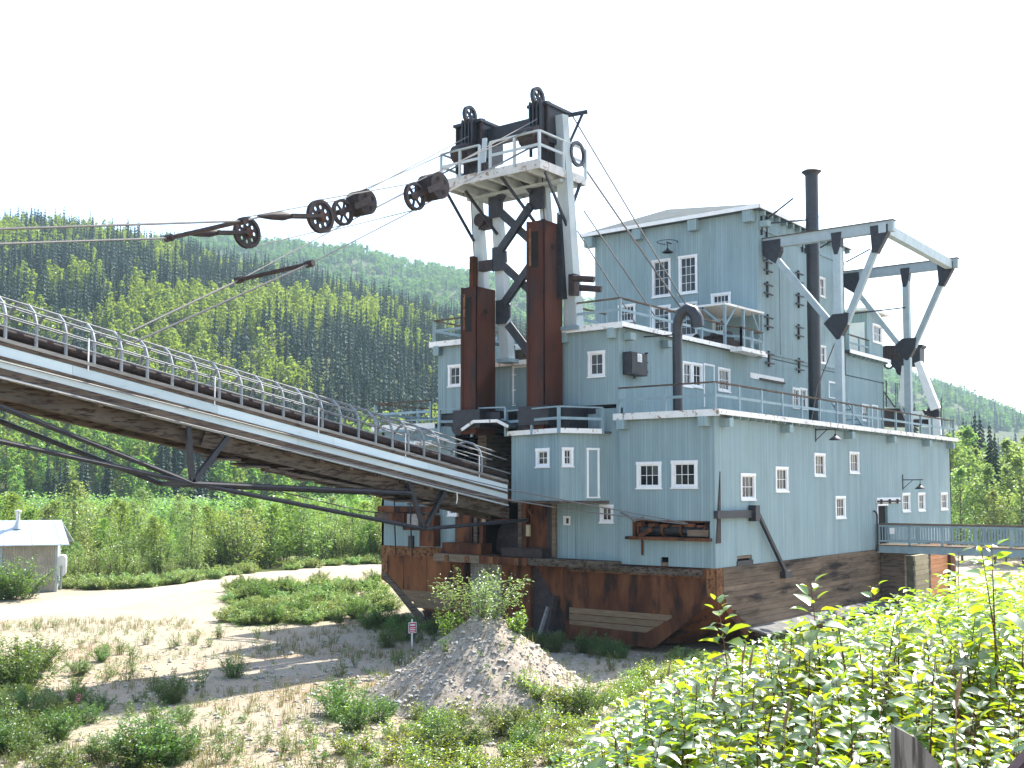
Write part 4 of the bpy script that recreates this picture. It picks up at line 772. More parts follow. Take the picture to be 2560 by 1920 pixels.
for X, side in ((XA, 'far'), (XB_, 'near')):
    A1 = V((X,-14.1,12.13)); A2 = V((X,-9.5,13.78)); A3 = V((X,-8.5,14.35))
    nm = 'hut' if side == 'far' else 'dredge'
    g = sheave(A1, .56, 'large iron pulley with eight round holes, lower one of the pair' if side == 'far' else 'large iron pulley with eight round holes, higher one of the pair', 8)
    MB().beam(A1+V((.14,0,0)), A1+V((.14,-1.35,-.25)), .07, .12).build('strap', 'dark_iron', g); MB().beam(A1+V((-.14,0,0)), A1+V((-.14,-1.35,-.25)), .07, .12).build('strap', 'dark_iron', g)
    MB().path([A1+V((0,-1.2,-.22)),A1+V((0,-1.6,-.30)),A1+V((0,-2.1,-.40)),A1+V((0,-2.6,-.50))], [.07,.15,.12,.05], 10).build('rope_socket', 'dark_iron', g, True)
    g2 = sheave(A2, .52, 'spoked iron wheel beside the lower drum block' if side == 'far' else 'spoked iron wheel beside the higher drum block', spokes=True)
    for sx in (-.13,.13): MB().beam(A2+V((sx,-.3,-.1)), A3+V((sx,.25,.1)), .06, .2).build('strap', 'dark_iron', g2)
    g3 = thing('drum_block', 'multiple-rope drum block on the lower suspension rope' if side == 'far' else 'multiple-rope drum block beside the gantry platform', 'pulley', A3, 'drum blocks on the suspension ropes')
    MB().lathe(A3, (1,0,0), [(0,-.38),(.5,-.38),(.5,-.30),(.44,-.25),(.5,-.2),(.44,-.12),(.5,-.06),(.44,0),(.5,.06),(.44,.12),(.5,.2),(.44,.25),(.5,.30),(.5,.38),(0,.38)], 28).build('drum', 'dark_iron', g3, True)
    MB().beam(A3+V((.41,-.75,-.36)), A3+V((.41,.15,.08)), .05, .22).build('cheek', 'dark_iron', g3)
    for k in range(4): a = k*math.pi/2+.6; c = A3+V((.385,.27*math.cos(a),.27*math.sin(a))); MB().tube(c, c+V((.012,0,0)), .09, 10).build('hole', 'hollow_shade', g3)  # flat near-black discs paint the shade inside round holes
    wv = 'on the lower suspension line' if side == 'far' else 'on the higher suspension line'
    head = V((X,-2.3,17.9)); top = V((X,-1.9,20.4))
    def cable(name, pts, r_, lab): return tag(MB().path(pts, r_, 6).build(name, 'rope'), lab, 'cable')
    end = V((X*.5+.5*(SXF if side == 'far' else SXN),-31.0,tz(-31)+.25))
    cable('suspension_rope', [end, V((X,-17.3,11.36)), A1+V((0,-2.4,-.46))], .035, 'thick wire rope from the stacker tip to the pulley '+wv)
    cable('suspension_rope', [A1+V((0,-.05,.55)), V((X,-9.6,13.7+.55)), A3+V((0,0,.5)), head+UPZ*.3], .022, 'thin wire rope over the pulleys up to the gantry '+wv)
    cable('suspension_rope', [A1+V((0,.05,-.55)), A2+V((0,0,-.5)), head-UPZ*.5], .02, 'thin wire rope under the pulleys up to the gantry '+wv)
    cable('suspension_rope', [A3+V((.2,0,.45)), V((X+.2,-2.2,18.6))], .022, 'wire rope from the drum block to the gantry head '+wv)
    cable('suspension_rope', [A3+V((-.2,.1,-.45)), V((X-.2,-2.3,17.4))], .022, 'wire rope from the drum block to the gantry deck '+wv)
    low = V((SXF,-19.4,7.88)) if side == 'far' else V((SXN+.1,-20.4,7.32)); Xs = -10.5 if side == 'far' else -7.6; mid_ = V((Xs,-14.76,10.29)) if side == 'far' else V((Xs,-14.14,10.59))
    cable('hoist_rope', [low, mid_], .034, 'hoist rope from the spreader bar down to the stacker '+wv); cable('hoist_rope', [mid_, A2+V((0,0,-.5))], .02, 'hoist rope from the spreader bar up to the spoked wheel '+wv)
def spreader(a, b, lab):
    g = thing('spreader_bar', lab, 'bar', a); MB().tube(a, b, .075, 10).build('bar', 'dark_iron', g, True)
    d = (b-a).normalized()
    for p in (a, b): MB().tube(p-d*.15, p+d*.15, .12, 10).build('end_clamp', 'dark_iron', g, True)
spreader(V((XA,-17.3,11.36)), V((XB_,-17.3,11.36)), 'dark spreader bar between the upper suspension ropes'); spreader(V((-10.5,-14.76,10.29)), V((-7.6,-14.14,10.59)), 'dark spreader bar between the lower hoist ropes')
# ropes from gantry to the upper house and winch ropes along the stacker
def rope(pts, r_, lab, name='guy_rope'): return tag(MB().path(pts, r_, 6).build(name, 'rope'), lab, 'cable')
rope([(-6.5,.5,17.2), o('C',720,850,'y',9.0)], .045, 'pale guy rope from the gantry deck to the porch canopy'); rope([(-6.6,-.2,19.3), o('C',757,835,'y',9.3)], .035, 'dark guy rope from the gantry head to the porch canopy')
rope([(-6.3,.3,15.1), (-6.9,9.5,10.0)], .03, 'dark guy rope from the gantry leg to the middle roof'); rope([(-6.5,.1,14.2), (-7.8,8.5,10.0)], .03, 'second dark guy rope from the gantry leg to the middle roof')
wr0 = o('F',880,1212,'y',-.1)
rope([wr0, o('E',1700,1010,'x',-6.2), o('E',900,880,'x',-7.9), (SXN+.12,-24,5.9), (SXN+.12,-36,tz(-36)-1.2)], .028, 'rusty winch rope running low along the stacker side', 'winch_rope')
rope([wr0+V((.1,0,.03)), o('E',1250,850,'x',-7.2), (SXN+.15,-8.5,tz(-8.5)-.52), (SXN+.12,-30,tz(-30)-.7)], .024, 'rusty winch rope running along the blue stacker panels', 'winch_rope')
rope([o('F',320,1110,'y',-.3), o('F',380,1140,'y',-.3), o('F',430,1185,'y',-.3), o('F',515,1155,'y',-.3)], .05, 'black hose bent beside the stern winch opening', 'hose')
rope([o('J',300,1100,'x',-9.9), o('J',960,1255,'x',-13), o('J',1110,1270,'y',-.4)], .025, 'thin rope from the stacker truss to the left winch', 'winch_rope')
# ================================================================ gangway, crib, sign, hut
GW = thing('gangway', 'grey footbridge with baluster railings leading to the dredge door', 'footbridge', (4, 18.3, .25))
gx0, gx1, gy0, gy1, gz = .06, 21.0, 17.55, 19.1, .25
for y in (gy0, gy1-.12): MB().box(gx0, gx1, y, y+.12, gz-.42, gz-.06).build('side_beam', 'grey_paint', GW)
for i in range(70): x = gx0+.3*i; MB().box(x, x+.285, gy0-.04, gy1+.04, gz-.055, gz).build('deck_board', 'old_wood', GW)
for y, nm in ((gy0+.04,'near'),(gy1-.04,'far')):
    tr_ = MB().box(gx0, gx1, y-.07, y+.07, gz+1.0, gz+1.05).build('hand_rail', 'dark_wood', GW)
    MB().box(gx0, gx1, y-.03, y+.03, gz+.9, gz+.985).build('top_bar', 'grey_paint', tr_); MB().box(gx0, gx1, y-.03, y+.03, gz+.12, gz+.2).build('bottom_bar', 'grey_paint', tr_)
    for i in range(14): x = gx0+.06+1.6*i; (x < gx1) and MB().box(x-.06, x+.06, y-.05, y+.05, gz-.45 if nm == 'near' else gz, gz+.99).build('post', 'grey_paint', tr_)
    n_ = 150 if nm == 'near' else 150
    for i in range(n_): MB().box(gx0+.15+.14*i-.02, gx0+.15+.14*i+.02, y-.02, y+.02, gz+.2, gz+.9).build('baluster', 'grey_paint', tr_)
tag(MB().box(.75,1.0,gy0-.06,gy0-.04,gz+.55,gz+.85).build('notice_sheet', 'white_paint'), 'small white notice sheet tied to the gangway railing', 'notice')
CB = thing('timber_crib', 'stacked timber crib supporting the footbridge beside the hull', 'crib', (.8, 21.0, -3.3))
for j in range(11):
    z = -3.3+.265*j; t = rnd.uniform(-.05,.05)
    MB().box(.06+t*.2, 1.25+t, 19.6, 19.82, z, z+.25).build('timber', 'shaded_green_timber', CB); MB().box(1.02+t*.3, 1.25+t*.3, 19.83, 22.0, z, z+.25).build('timber', 'pale_timber', CB); MB().box(.06, 1.2, 22.01, 22.2, z, z+.25).build('timber', 'shaded_green_timber', CB)  # pale and green timbers paint the sunlit and shaded crib faces
MB().box(.1,1.3,18.0,18.3,-3.3,-.17).build('pier', 'dark_wood', CB); MB().box(20.3,20.9,17.7,19,-3.3,-.17).build('pier', 'dark_wood', CB)
sp = o('H',243,640,'z',-3.2); SG = thing('warning_sign', 'small red warning sign on a thin pale stake', 'sign', sp)
MB().beam(sp-UPZ*.2, sp+UPZ*1.12, .045, .045, up=V((1,0,0))).build('stake', 'white_paint', SG)
U_ = V((.35,.94,0)).normalized(); fs = Face(sp+V((0,0,.58))-U_*.17, U_, V((U_.y,-U_.x,0)))
m = MB(); fs.box(m, 0, .34, .03, .045, 0, .42); bd = m.build('board', 'white_paint', SG); m = MB(); fs.box(m, .02, .32, .046, .05, .02, .40); m.build('face', 'sign_red', bd)
for j, (z_, h_) in enumerate(((.28,.07),(.19,.03),(.12,.03),(.06,.02))): m = MB(); fs.box(m, .06, .28, .051, .053, z_, z_+h_); m.build('print_line', 'white_paint', bd)
# metal hut
HT = thing('metal_hut', 'corrugated metal hut with pale sheet roof and stove pipe', 'hut', (-42, -6, -3.1))
hz = -3.15; c0 = o('U',890,1250,'z',hz); hn = V((CAM.x-c0.x, CAM.y-c0.y, 0)).normalized(); hn = Matrix.Rotation(R(-4), 3, 'Z') @ hn; hd_ = V((hn.y, -hn.x, 0)); hd_ = hd_ if hd_.dot(RT) < 0 else -hd_
pm = (c0-CAM).dot(FW)/F_PX; Hh = 112*pm; Lh = 7.2; Dh = 3.6
def hp(a, b, z): return c0 + hd_*a - hn*b + UPZ*z
def hq(m, a0, a1, b0, b1, z0, z1): m.quadbox([hp(a0,b0,z0),hp(a1,b0,z0),hp(a1,b1,z0),hp(a0,b1,z0),hp(a0,b0,z1),hp(a1,b0,z1),hp(a1,b1,z1),hp(a0,b1,z1)]); return m
hq(MB(), 0, Lh, .06, Dh, -.3, Hh).build('wall', 'hut_grey', HT)
cor = MB(); nr = 30
pr_ = [(-.0+.0, 0)]
for i in range(nr):
    a = .02+i*3.0/nr; d = 3.0/nr; cor.quadbox([hp(a,.02,.0),hp(a+d*.5,-.045,.0),hp(a+d,.02,.0),hp(a+d*.5,.055,.0),hp(a,.02,Hh-.02),hp(a+d*.5,-.045,Hh-.02),hp(a+d,.02,Hh-.02),hp(a+d*.5,.055,Hh-.02)])
cor.build('corrugated_panel', 'hut_panel', HT)
for a in (-.06, 3.05): hq(MB(), a, a+.17, -.02, .06, -.2, Hh).build('corner_trim', 'hut_grey', HT)
e0, e1 = hp(-.75,-.55,Hh+.02), hp(Lh,-.55,Hh+.02); r0, r1 = hp(-.1,Dh*.55,Hh+1.45), hp(Lh,Dh*.55,Hh+1.45); b0, b1 = hp(-.75,Dh+.5,Hh+.02), hp(Lh,Dh+.5,Hh+.02)
th = UPZ*.06
rt = MB().quadbox([e0,e1,r1,r0,e0+th,e1+th,r1+th,r0+th]).build('roof', 'hut_roof', HT); MB().quadbox([r0,r1,b1,b0,r0+th,r1+th,b1+th,b0+th]).build('roof', 'hut_roof', HT)
MB().face([hp(-.02,0,Hh),hp(-.02,Dh,Hh),hp(-.02,Dh*.55,Hh+1.4)]).build('gable', 'hut_grey', HT)
for k in range(5): a = e0.lerp(e1, .06+.2*k)+th; b = r0.lerp(r1, .06+.2*k)+th; MB().beam(a, b, .04, .03).build('seam', 'hut_roof', rt)
pc = e0.lerp(e1,.375).lerp(r0.lerp(r1,.345), .72)
MB().lathe(pc, (0,0,1), [(.34,-.05),(.16,.3),(.13,.42)], 16).build('pipe_flashing', 'galvanised', HT, True); MB().tube(pc, pc+UPZ*1.05, .12, 14).build('stove_pipe', 'galvanised', HT, True); MB().lathe(pc+UPZ*1.02, (0,0,1), [(.22,0),(.2,.06),(.05,.12),(0,.12)], 14).build('pipe_cap', 'galvanised', HT, True)
tk_ = MB(); cc = hp(-.22,.9,Hh*.52); prof_ = []
for k in range(20):
    t = 2*math.pi*k/20; prof_.append(cc+hd_*(.26*math.cos(t))+UPZ*(.24*math.sin(t)+(.42 if math.sin(t) > 0 else -.42)))
tk_.prism(prof_, hn*-1.4); tk_.build('oil_tank', 'galvanised', HT, True)
for z_ in (.25,): MB().box(cc.x-.05,cc.x+.05,cc.y-.05,cc.y+.05,hz,cc.z).build('tank_leg', 'hut_grey', HT)
# ================================================================ ground, road, mound
from mathutils import noise as mn
def sm(a, b, x): t = max(0., min(1., (x-a)/(b-a))); return t*t*(3-2*t)
def gz(x, y):
    u, v = touv(x, y)
    T = 14 + max(-8, min(9, u))*1.0
    hb = 1.25 - .055*max(0, min(v, T-6))
    t = 1 - sm(T-6.5, T+.5, v) if v > -30 else 1
    z = -3.25 + (hb+3.25)*t
    n1 = mn.noise(V((x*.11, y*.11, 0)))*.16 + mn.noise(V((x*.45, y*.45, 3)))*.05 + mn.noise(V((x*1.3, y*1.3, 9)))*.022
    near = 1-sm(90, 200, v)
    z += n1*near*(.6+.4*(1-t))
    if -19 < x < 1.5 and -4 < y < 32: z -= .18*min(1, max(0, 1-abs(y+1)/4.0 if y < 0 else 1))
    # low green bank between the road and the hull
    z += .75*math.exp(-(((x+30)/9)**2 + ((y-10)/13)**2))
    return z
surf_g = None
def ground_mat():
    m, n, b = _nodes('ground')
    f = ramp(n, noise(n, .35, 8), .3, .7); c = mixc(n, f, (.39,.315,.222), (.49,.42,.32))
    c = mixc(n, ramp(n, noise(n, 14, 6, rough=.75), .40, .62), c, (.26,.225,.175)); c = mixc(n, ramp(n, noise(n, 45, 4), .58, .70), c, (.56,.52,.46))
    red = mathn(n, 'MULTIPLY', ramp(n, noise(n, .22, 5), .50, .66), ramp(n, noise(n, 5, 5), .42, .62)); c = mixc(n, mathn(n, 'MULTIPLY', red, .65), c, (.36,.17,.085))
    gr = mathn(n, 'MULTIPLY', ramp(n, noise(n, .17, 5, (1,1,1)), .52, .62), ramp(n, noise(n, 7, 5), .45, .6)); c = mixc(n, mathn(n, 'MULTIPLY', gr, .55), c, (.11,.13,.045))
    n.links.new(c, b.inputs['Base Color']); b.inputs['Roughness'].default_value = .95; b.inputs['Specular IOR Level'].default_value = .1
    bump(n, b, mathn(n, 'ADD', noise(n, 22, 6, rough=.7), noise(n, 60, 3)), .7, .04); MATS['ground'] = m
ground_mat()
surf('road_gravel', (.40,.34,.26), (.47,.41,.33), (.33,.27,.20), scale=1.2, rough=.95, bmp=.4)
surf('mound_gravel', (.28,.235,.185), (.38,.335,.275), (.18,.14,.10), scale=3, rough=.95, bmp=.8, c3scale=9, c3lo=.5, c3hi=.62)
def axis(lo, hi, fine0, fine1, st):
    a = [fine0+st*i for i in range(int((fine1-fine0)/st)+1)]; s_ = st; x = fine0
    while x > lo: s_ *= 1.25; x -= s_; a.insert(0, x)
    s_ = st; x = a[-1]
    while x < hi: s_ *= 1.25; x += s_; a.append(x)
    return a
gx = axis(-2600, 2600, -62, 34, .7); gy = axis(-400, 3200, -46, 44, .7)
gm = MB(); gm.v = [(x, y, gz(x, y)) for y in gy for x in gx]; nx = len(gx)
gm.f = [(j*nx+i, j*nx+i+1, (j+1)*nx+i+1, (j+1)*nx+i) for j in range(len(gy)-1) for i in range(nx-1)]
gob = gm.build('ground', 'ground', None, True, 'structure')
# road
rp_ = [o('L',x,y,'z',-3.2) for x,y in ((-420,760),(0,690),(500,650),(900,592),(1300,512),(1700,455),(2100,420),(2500,392))]
rm = MB(); ctr = []
for a, b in zip(rp_, rp_[1:]):
    for k in range(14): ctr.append(a.lerp(b, k/14))
for i, p in enumerate(ctr):
    d = (ctr[min(i+1, len(ctr)-1)]-ctr[max(0, i-1)]).normalized(); s_ = V((d.y, -d.x, 0)); wd = 2.6+.5*mn.noise(V((i*.3, 0, 0)))
    for k in range(7): q = p+s_*(wd*(k-3)/3); rm.v.append((q.x, q.y, gz(q.x, q.y)+.05-.045*abs(k-3)/3+.03*(k in (1,5))))
for i in range(len(ctr)-1):
    for k in range(6): rm.f.append((i*7+k, i*7+k+1, (i+1)*7+k+1, (i+1)*7+k))
rm.build('road', 'road_gravel', None, True, 'structure')
# gravel mound
mc = o('H',640,905,'z',-3.2); mc.z = 0; MX, MY = mc.x, mc.y
MRX, MH = 3.9, 2.85
def mz(x, y):
    d = math.hypot(x-MX, y-MY); a = math.atan2(y-MY, x-MX); r_ = MRX*(1+.16*mn.noise(V((math.cos(a)*1.2, math.sin(a)*1.2, 5))))
    t = d/r_; h = MH*(1-t)**1.08 if t < 1 else 0; h = min(h, MH*.9-.10*d)
    return gz(x, y) - .12 + h + (.20*mn.noise(V((x*.9,y*.9,2)))+.09*mn.noise(V((x*2.6,y*2.6,1)))+.03*mn.noise(V((x*7,y*7,1))))*min(1, h)
mm_ = MB(); ng = 90
for j in range(ng+1):
    for i in range(ng+1): x = MX-5+10*i/ng; y = MY-5+10*j/ng; mm_.v.append((x, y, mz(x, y)))
mm_.f = [(j*(ng+1)+i, j*(ng+1)+i+1, (j+1)*(ng+1)+i+1, (j+1)*(ng+1)+i) for j in range(ng) for i in range(ng) if math.hypot(mm_.v[j*(ng+1)+i][0]-MX, mm_.v[j*(ng+1)+i][1]-MY) < 4.9]
tag(mm_.build('gravel_mound', 'mound_gravel', None, True), 'conical heap of grey gravel with a bush growing on top', 'gravel heap')
def top(x, y): return mz(x, y) if math.hypot(x-MX, y-MY) < 4.3 else gz(x, y)
# ---------------------------------------------------------------- stones (stuff)
rs = random.Random(11)
def stone(m, c, r_, rr):
    b = len(m.v); d = [V((1,0,0)),V((-1,0,0)),V((0,1,0)),V((0,-1,0)),V((0,0,1)),V((0,0,-1)),V((.6,.6,.5)),V((-.6,.6,.5)),V((-.6,-.6,.5)),V((.6,-.6,.5))]
    rot = Matrix.Rotation(rr.uniform(0,6.3), 3, 'Z'); sc = V((rr.uniform(.8,1.4), rr.uniform(.7,1.1), rr.uniform(.5,.8)))
    for p in d: q = rot @ V((p.x*sc.x, p.y*sc.y, p.z*sc.z))*r_*rr.uniform(.85,1.1); m.v.append(tuple(V(c)+q))
    for f in ((0,6,9),(0,2,6),(2,7,6),(2,1,7),(1,8,7),(1,3,8),(3,9,8),(3,0,9),(4,6,7),(4,7,8),(4,8,9),(4,9,6),(5,2,0),(5,1,2),(5,3,1),(5,0,3)): m.f.append(tuple(b+i for i in f))
sm_ = MB()
for _ in range(5200):
    a = rs.uniform(0, 6.3); d = 5.4*rs.random()**.6; x, y = MX+d*math.cos(a), MY+d*math.sin(a); r_ = .014+.05*rs.random()**4+.09*rs.random()**16; stone(sm_, (x, y, top(x, y)+r_*.2), r_, rs)
for _ in range(7500):
    v = rs.uniform(17, 46); u = v*rs.uniform(-.47, .25); x, y = uv(u, v)
    if -18.3 < x < .3 and y > -.6: continue
    r_ = .015+.06*rs.random()**5+.1*rs.random()**20; stone(sm_, (x, y, top(x, y)+r_*.2), r_, rs)
sm_.build('gravel', 'stone', None, False, 'stuff')
# ================================================================ vegetation
def leaf_mat(name, dif, tra, var=.35, gloss=.06, rough=.4, tw=.45, hue=.03):
    m = bpy.data.materials.new(name); m.use_nodes = True; n = m.node_tree; n.nodes.clear()
    out = N(n, 'ShaderNodeOutputMaterial'); geo = N(n, 'ShaderNodeNewGeometry'); oi = N(n, 'ShaderNodeObjectInfo')
    rv = mathn(n, 'ADD', mathn(n, 'MULTIPLY', geo.outputs['Random Per Island'], .6), mathn(n, 'MULTIPLY', oi.outputs['Random'], .4))
    def tint(c):
        h = N(n, 'ShaderNodeHueSaturation'); h.inputs['Color'].default_value = (*c, 1)
        n.links.new(mathn(n, 'ADD', 1-var, mathn(n, 'MULTIPLY', rv, 2*var)), h.inputs['Value']); n.links.new(mathn(n, 'ADD', .5-hue, mathn(n, 'MULTIPLY', oi.outputs['Random'], 2*hue)), h.inputs['Hue']); return h.outputs[0]
    d = N(n, 'ShaderNodeBsdfDiffuse'); t = N(n, 'ShaderNodeBsdfTranslucent'); g = N(n, 'ShaderNodeBsdfGlossy'); g.inputs['Roughness'].default_value = rough
    n.links.new(tint(dif), d.inputs[0]); n.links.new(tint(tra), t.inputs[0]); g.inputs[0].default_value = (.9,.95,.95,1)
    m1 = N(n, 'ShaderNodeMixShader'); m1.inputs[0].default_value = tw; n.links.new(d.outputs[0], m1.inputs[1]); n.links.new(t.outputs[0], m1.inputs[2])
    m2 = N(n, 'ShaderNodeMixShader'); m2.inputs[0].default_value = gloss; n.links.new(m1.outputs[0], m2.inputs[1]); n.links.new(g.outputs[0], m2.inputs[2]); n.links.new(m2.outputs[0], out.inputs[0])
    MATS[name] = m
leaf_mat('leaf_poplar', (.055,.115,.025), (.43,.55,.015), .4, .12, .36, .46, .03)
leaf_mat('leaf_willow', (.10,.16,.055), (.34,.48,.09), .3, .07, .45, .45)
leaf_mat('leaf_birch', (.075,.145,.032), (.31,.49,.05), .3, .05, .5, .45)
leaf_mat('leaf_weed', (.055,.11,.028), (.22,.34,.03), .35, .06, .45, .4)
leaf_mat('leaf_grass', (.14,.14,.05), (.24,.24,.06), .3, .03, .5, .4)
leaf_mat('spruce_needles', (.020,.046,.026), (.035,.075,.03), .35, .02, .6, .25)
leaf_mat('far_canopy', (.06,.13,.04), (.16,.30,.05), .3, .0, .6, .35)
leaf_mat('fireweed_petal', (.55,.10,.35), (.6,.15,.4), .2, .02)
surf('bark', (.10,.075,.055), (.16,.125,.095), scale=12, rough=.9, bmp=.3)
surf('red_stem', (.11,.045,.03), (.16,.07,.04), scale=8, rough=.7, bmp=.1)
surf('seed_head', (.30,.17,.10), (.40,.24,.15), scale=20, rough=.9, bmp=.2)
def leaf(m, c, d, up, L, W, fold=.25):
    s = d.cross(up)
    if s.length < 1e-3: s = d.orthogonal()
    s.normalize(); nrm = s.cross(d); b = len(m.v); mid = c+d*L*.45
    m.v += [tuple(c), tuple(mid+s*W/2+nrm*W*fold), tuple(c+d*L-nrm*L*.12), tuple(mid-s*W/2+nrm*W*fold)]; m.f += [(b,b+1,b+2), (b,b+2,b+3)]
def rdir(r_, zlo=-.3, zhi=1.0):
    a = r_.uniform(0, 2*math.pi); z = r_.uniform(zlo, zhi); q = math.sqrt(max(0, 1-z*z)); return V((q*math.cos(a), q*math.sin(a), z))
class MB2(MB):
    pass
def shrub_mesh(name, seed, h, wd, nst, nl, ls, lm, asp=.45, stemr=.012, spread=1.0, clump=.12, stem_mat='bark'):
    r_ = random.Random(seed); st = MB(); lf = MB()
    for i in range(nst):
        a = r_.uniform(0, 6.28); rr = wd/2*math.sqrt(r_.random())*spread; hh = h*r_.uniform(.55, 1)*(1-.35*(rr/(wd/2))**2)
        p0 = V((rr*.25*math.cos(a), rr*.25*math.sin(a), -.05)); p3 = V((rr*math.cos(a), rr*math.sin(a), hh)); p1 = p0.lerp(p3, .45)+V((0,0,hh*.12))
        st.path([p0, p1, p3], [stemr*1.4, stemr, stemr*.4], 4, False)
        for k in range(max(1, nl//nst)):
            t = r_.random()**.7; c = (p0.lerp(p1, t*2) if t < .5 else p1.lerp(p3, t*2-1)); c = c + rdir(r_, -1, 1)*clump*h*r_.random()*(1.15-t*.5)
            if c.z < .03: c.z = .03+.1*r_.random()
            L = ls*r_.uniform(.6, 1.25); leaf(lf, c, rdir(r_, -.25, .8), UPZ+rdir(r_, -1, 1)*.5, L, L*asp)
    return st, lf
def two_part(name, st, lf, sm_, lm, label, cat, group=None, parts=('stems','foliage')):
    e = thing(name, label, cat, (0,0,0), group); st.build(parts[0], sm_, e); lf.build3(parts[1], lm, e); return e
def _build3(s, name, mat, parent=None, kind=None):
    me = bpy.data.meshes.new(name); me.from_pydata(s.v, [], s.f); me.materials.append(MATS[mat]); ob = bpy.data.objects.new(name, me); COL.objects.link(ob)
    if parent: ob.parent = parent
    if kind: ob['kind'] = kind
    return ob
MB.build3 = _build3
class Stock:                                   # prototypes; the first use moves the prototype itself, later uses copy it
    def __init__(s, protos): s.p = protos; s.used = [False]*len(protos)
    def put(s, i, x, y, z, rz, sc, label=None, group=None, szz=1.0):
        i %= len(s.p); ob = s.p[i] if not s.used[i] else copy_tree(s.p[i]); s.used[i] = True
        ob.location = (x, y, z); ob.rotation_euler = (0, 0, rz); ob.scale = (sc, sc, sc*szz)
        if label: ob['label'] = label
        if group: ob['group'] = group
        return ob
    def done(s):
        for ob, u in zip(s.p, s.used):
            if not u:
                for c in list(ob.children): bpy.data.objects.remove(c)
                bpy.data.objects.remove(ob)
def merge(kind_name, mat, plan, meshes, mats=None):
    """one stuff mesh: plan = [(mesh index, x, y, z, rz, scale)]"""
    m = MB(); fm = []
    for i, x, y, z, rz, sc in plan:
        vs, fs_ = meshes[i]; c, s_ = math.cos(rz)*sc, math.sin(rz)*sc; b = len(m.v)
        m.v += [(x+c*p[0]-s_*p[1], y+s_*p[0]+c*p[1], z+p[2]*sc) for p in vs]; m.f += [tuple(b+k for k in f) for f in fs_]
    return m.build3(kind_name, mat, None, 'stuff')
# ---------------------------------------------------------------- hills
def curve(pts):
    def f(x):
        if x <= pts[0][0]: return pts[0][1]
        for (a, b), (c, d) in zip(pts, pts[1:]):
            if x <= c: return b+(d-b)*(x-a)/(c-a)
        return pts[-1][1]
    return f
k_ = 2560/2212
nr_line = curve([(-900*k_,400*k_),(-400*k_,475*k_),(0,545*k_),(100*k_,553*k_),(250*k_,578*k_),(400*k_,608*k_),(560*k_,642*k_),(760*k_,692*k_),(950*k_,748*k_),(1200*k_,800*k_),(1600*k_,905*k_),(1950*k_,990*k_),(2212*k_,1035*k_),(3200*k_,1050*k_)])
fr_line = curve([(-900*k_,540*k_),(0,540*k_),(450*k_,566*k_),(640*k_,578*k_),(760*k_,594*k_),(900*k_,616*k_),(1000*k_,632*k_),(1260*k_,696*k_),(1600*k_,760*k_),(1910*k_,826*k_),(2050*k_,866*k_),(2120*k_,890*k_),(2212*k_,926*k_),(2700*k_,1010*k_),(3200*k_,1040*k_)])
def bearing(pxx): d = ray(pxx, 1225); d.z = 0; return d.normalized()
def hill_point(line, pxx, t, foot, ridge, bumps):
    d = bearing(pxx); cosv = d.dot(FH); D = (foot+(ridge-foot)*t)/cosv
    el = (1225-line(pxx))/F_PX*cosv; ht = CAM.z+ridge/cosv*el
    prof = -3.6+(ht+3.6)*(math.sin(min(t,1)*math.pi/2)**1.15 if t <= 1 else 1-(t-1)*.9)
    x, y = CAM.x+d.x*D, CAM.y+d.y*D
    return V((x, y, prof+bumps*mn.noise(V((x*.012, y*.012, 0)))*min(1, t*3)*(1-.8*sm(.8,1,t))))
surf('hill_floor', (.045,.06,.025), (.075,.09,.035), scale=.05, rough=1, bmp=0)
for nm, line, foot, ridge, bu in (('hill', nr_line, 235, 620, 5), ('hill', fr_line, 560, 1700, 14)):
    m = MB(); xs = [-1100+60*i for i in range(86)]; ts = [i/22 for i in range(28)]
    for t in ts:
        for x in xs: m.v.append(tuple(hill_point(line, x, t, foot, ridge, bu)))
    m.f = [(j*len(xs)+i, j*len(xs)+i+1, (j+1)*len(xs)+i+1, (j+1)*len(xs)+i) for j in range(len(ts)-1) for i in range(len(xs)-1)]
    m.build(nm, 'hill_floor', None, True, 'structure')
# ---------------------------------------------------------------- trees
def spruce(seed, h, rad, lev, br):
    r_ = random.Random(seed); st = MB(); lf = MB(); st.path([(0,0,-.4),(0,0,h*.5),(0,0,h*.97)], [h*.012, h*.008, h*.002], 5, False)
    for i in range(lev):
        t = i/(lev-1); z = h*(.06+.93*t); L = rad*(1-t)**.75*r_.uniform(.7,1.15)+.10
        for k in range(br if t < .8 else max(3, br-2)):
            a = 6.283*k/br+r_.uniform(-.5,.5)+i*.7; d = V((math.cos(a), math.sin(a), -.35-.35*r_.random())); Lk = L*r_.uniform(.7,1.2); s_ = V((-d.y, d.x, 0))
            b = len(lf.v); w_ = Lk*.34+.05; hz_ = h/lev*.95
            lf.v += [(0,0,z+hz_*.5), tuple(V((0,0,z))+d*Lk*.55+s_*w_), tuple(V((0,0,z))+d*Lk), tuple(V((0,0,z))+d*Lk*.55-s_*w_), tuple(V((0,0,z))+d*Lk*.5-UPZ*hz_*.55)]
            lf.f += [(b,b+1,b+2), (b,b+2,b+3), (b,b+4,b+2)]
    return st, lf
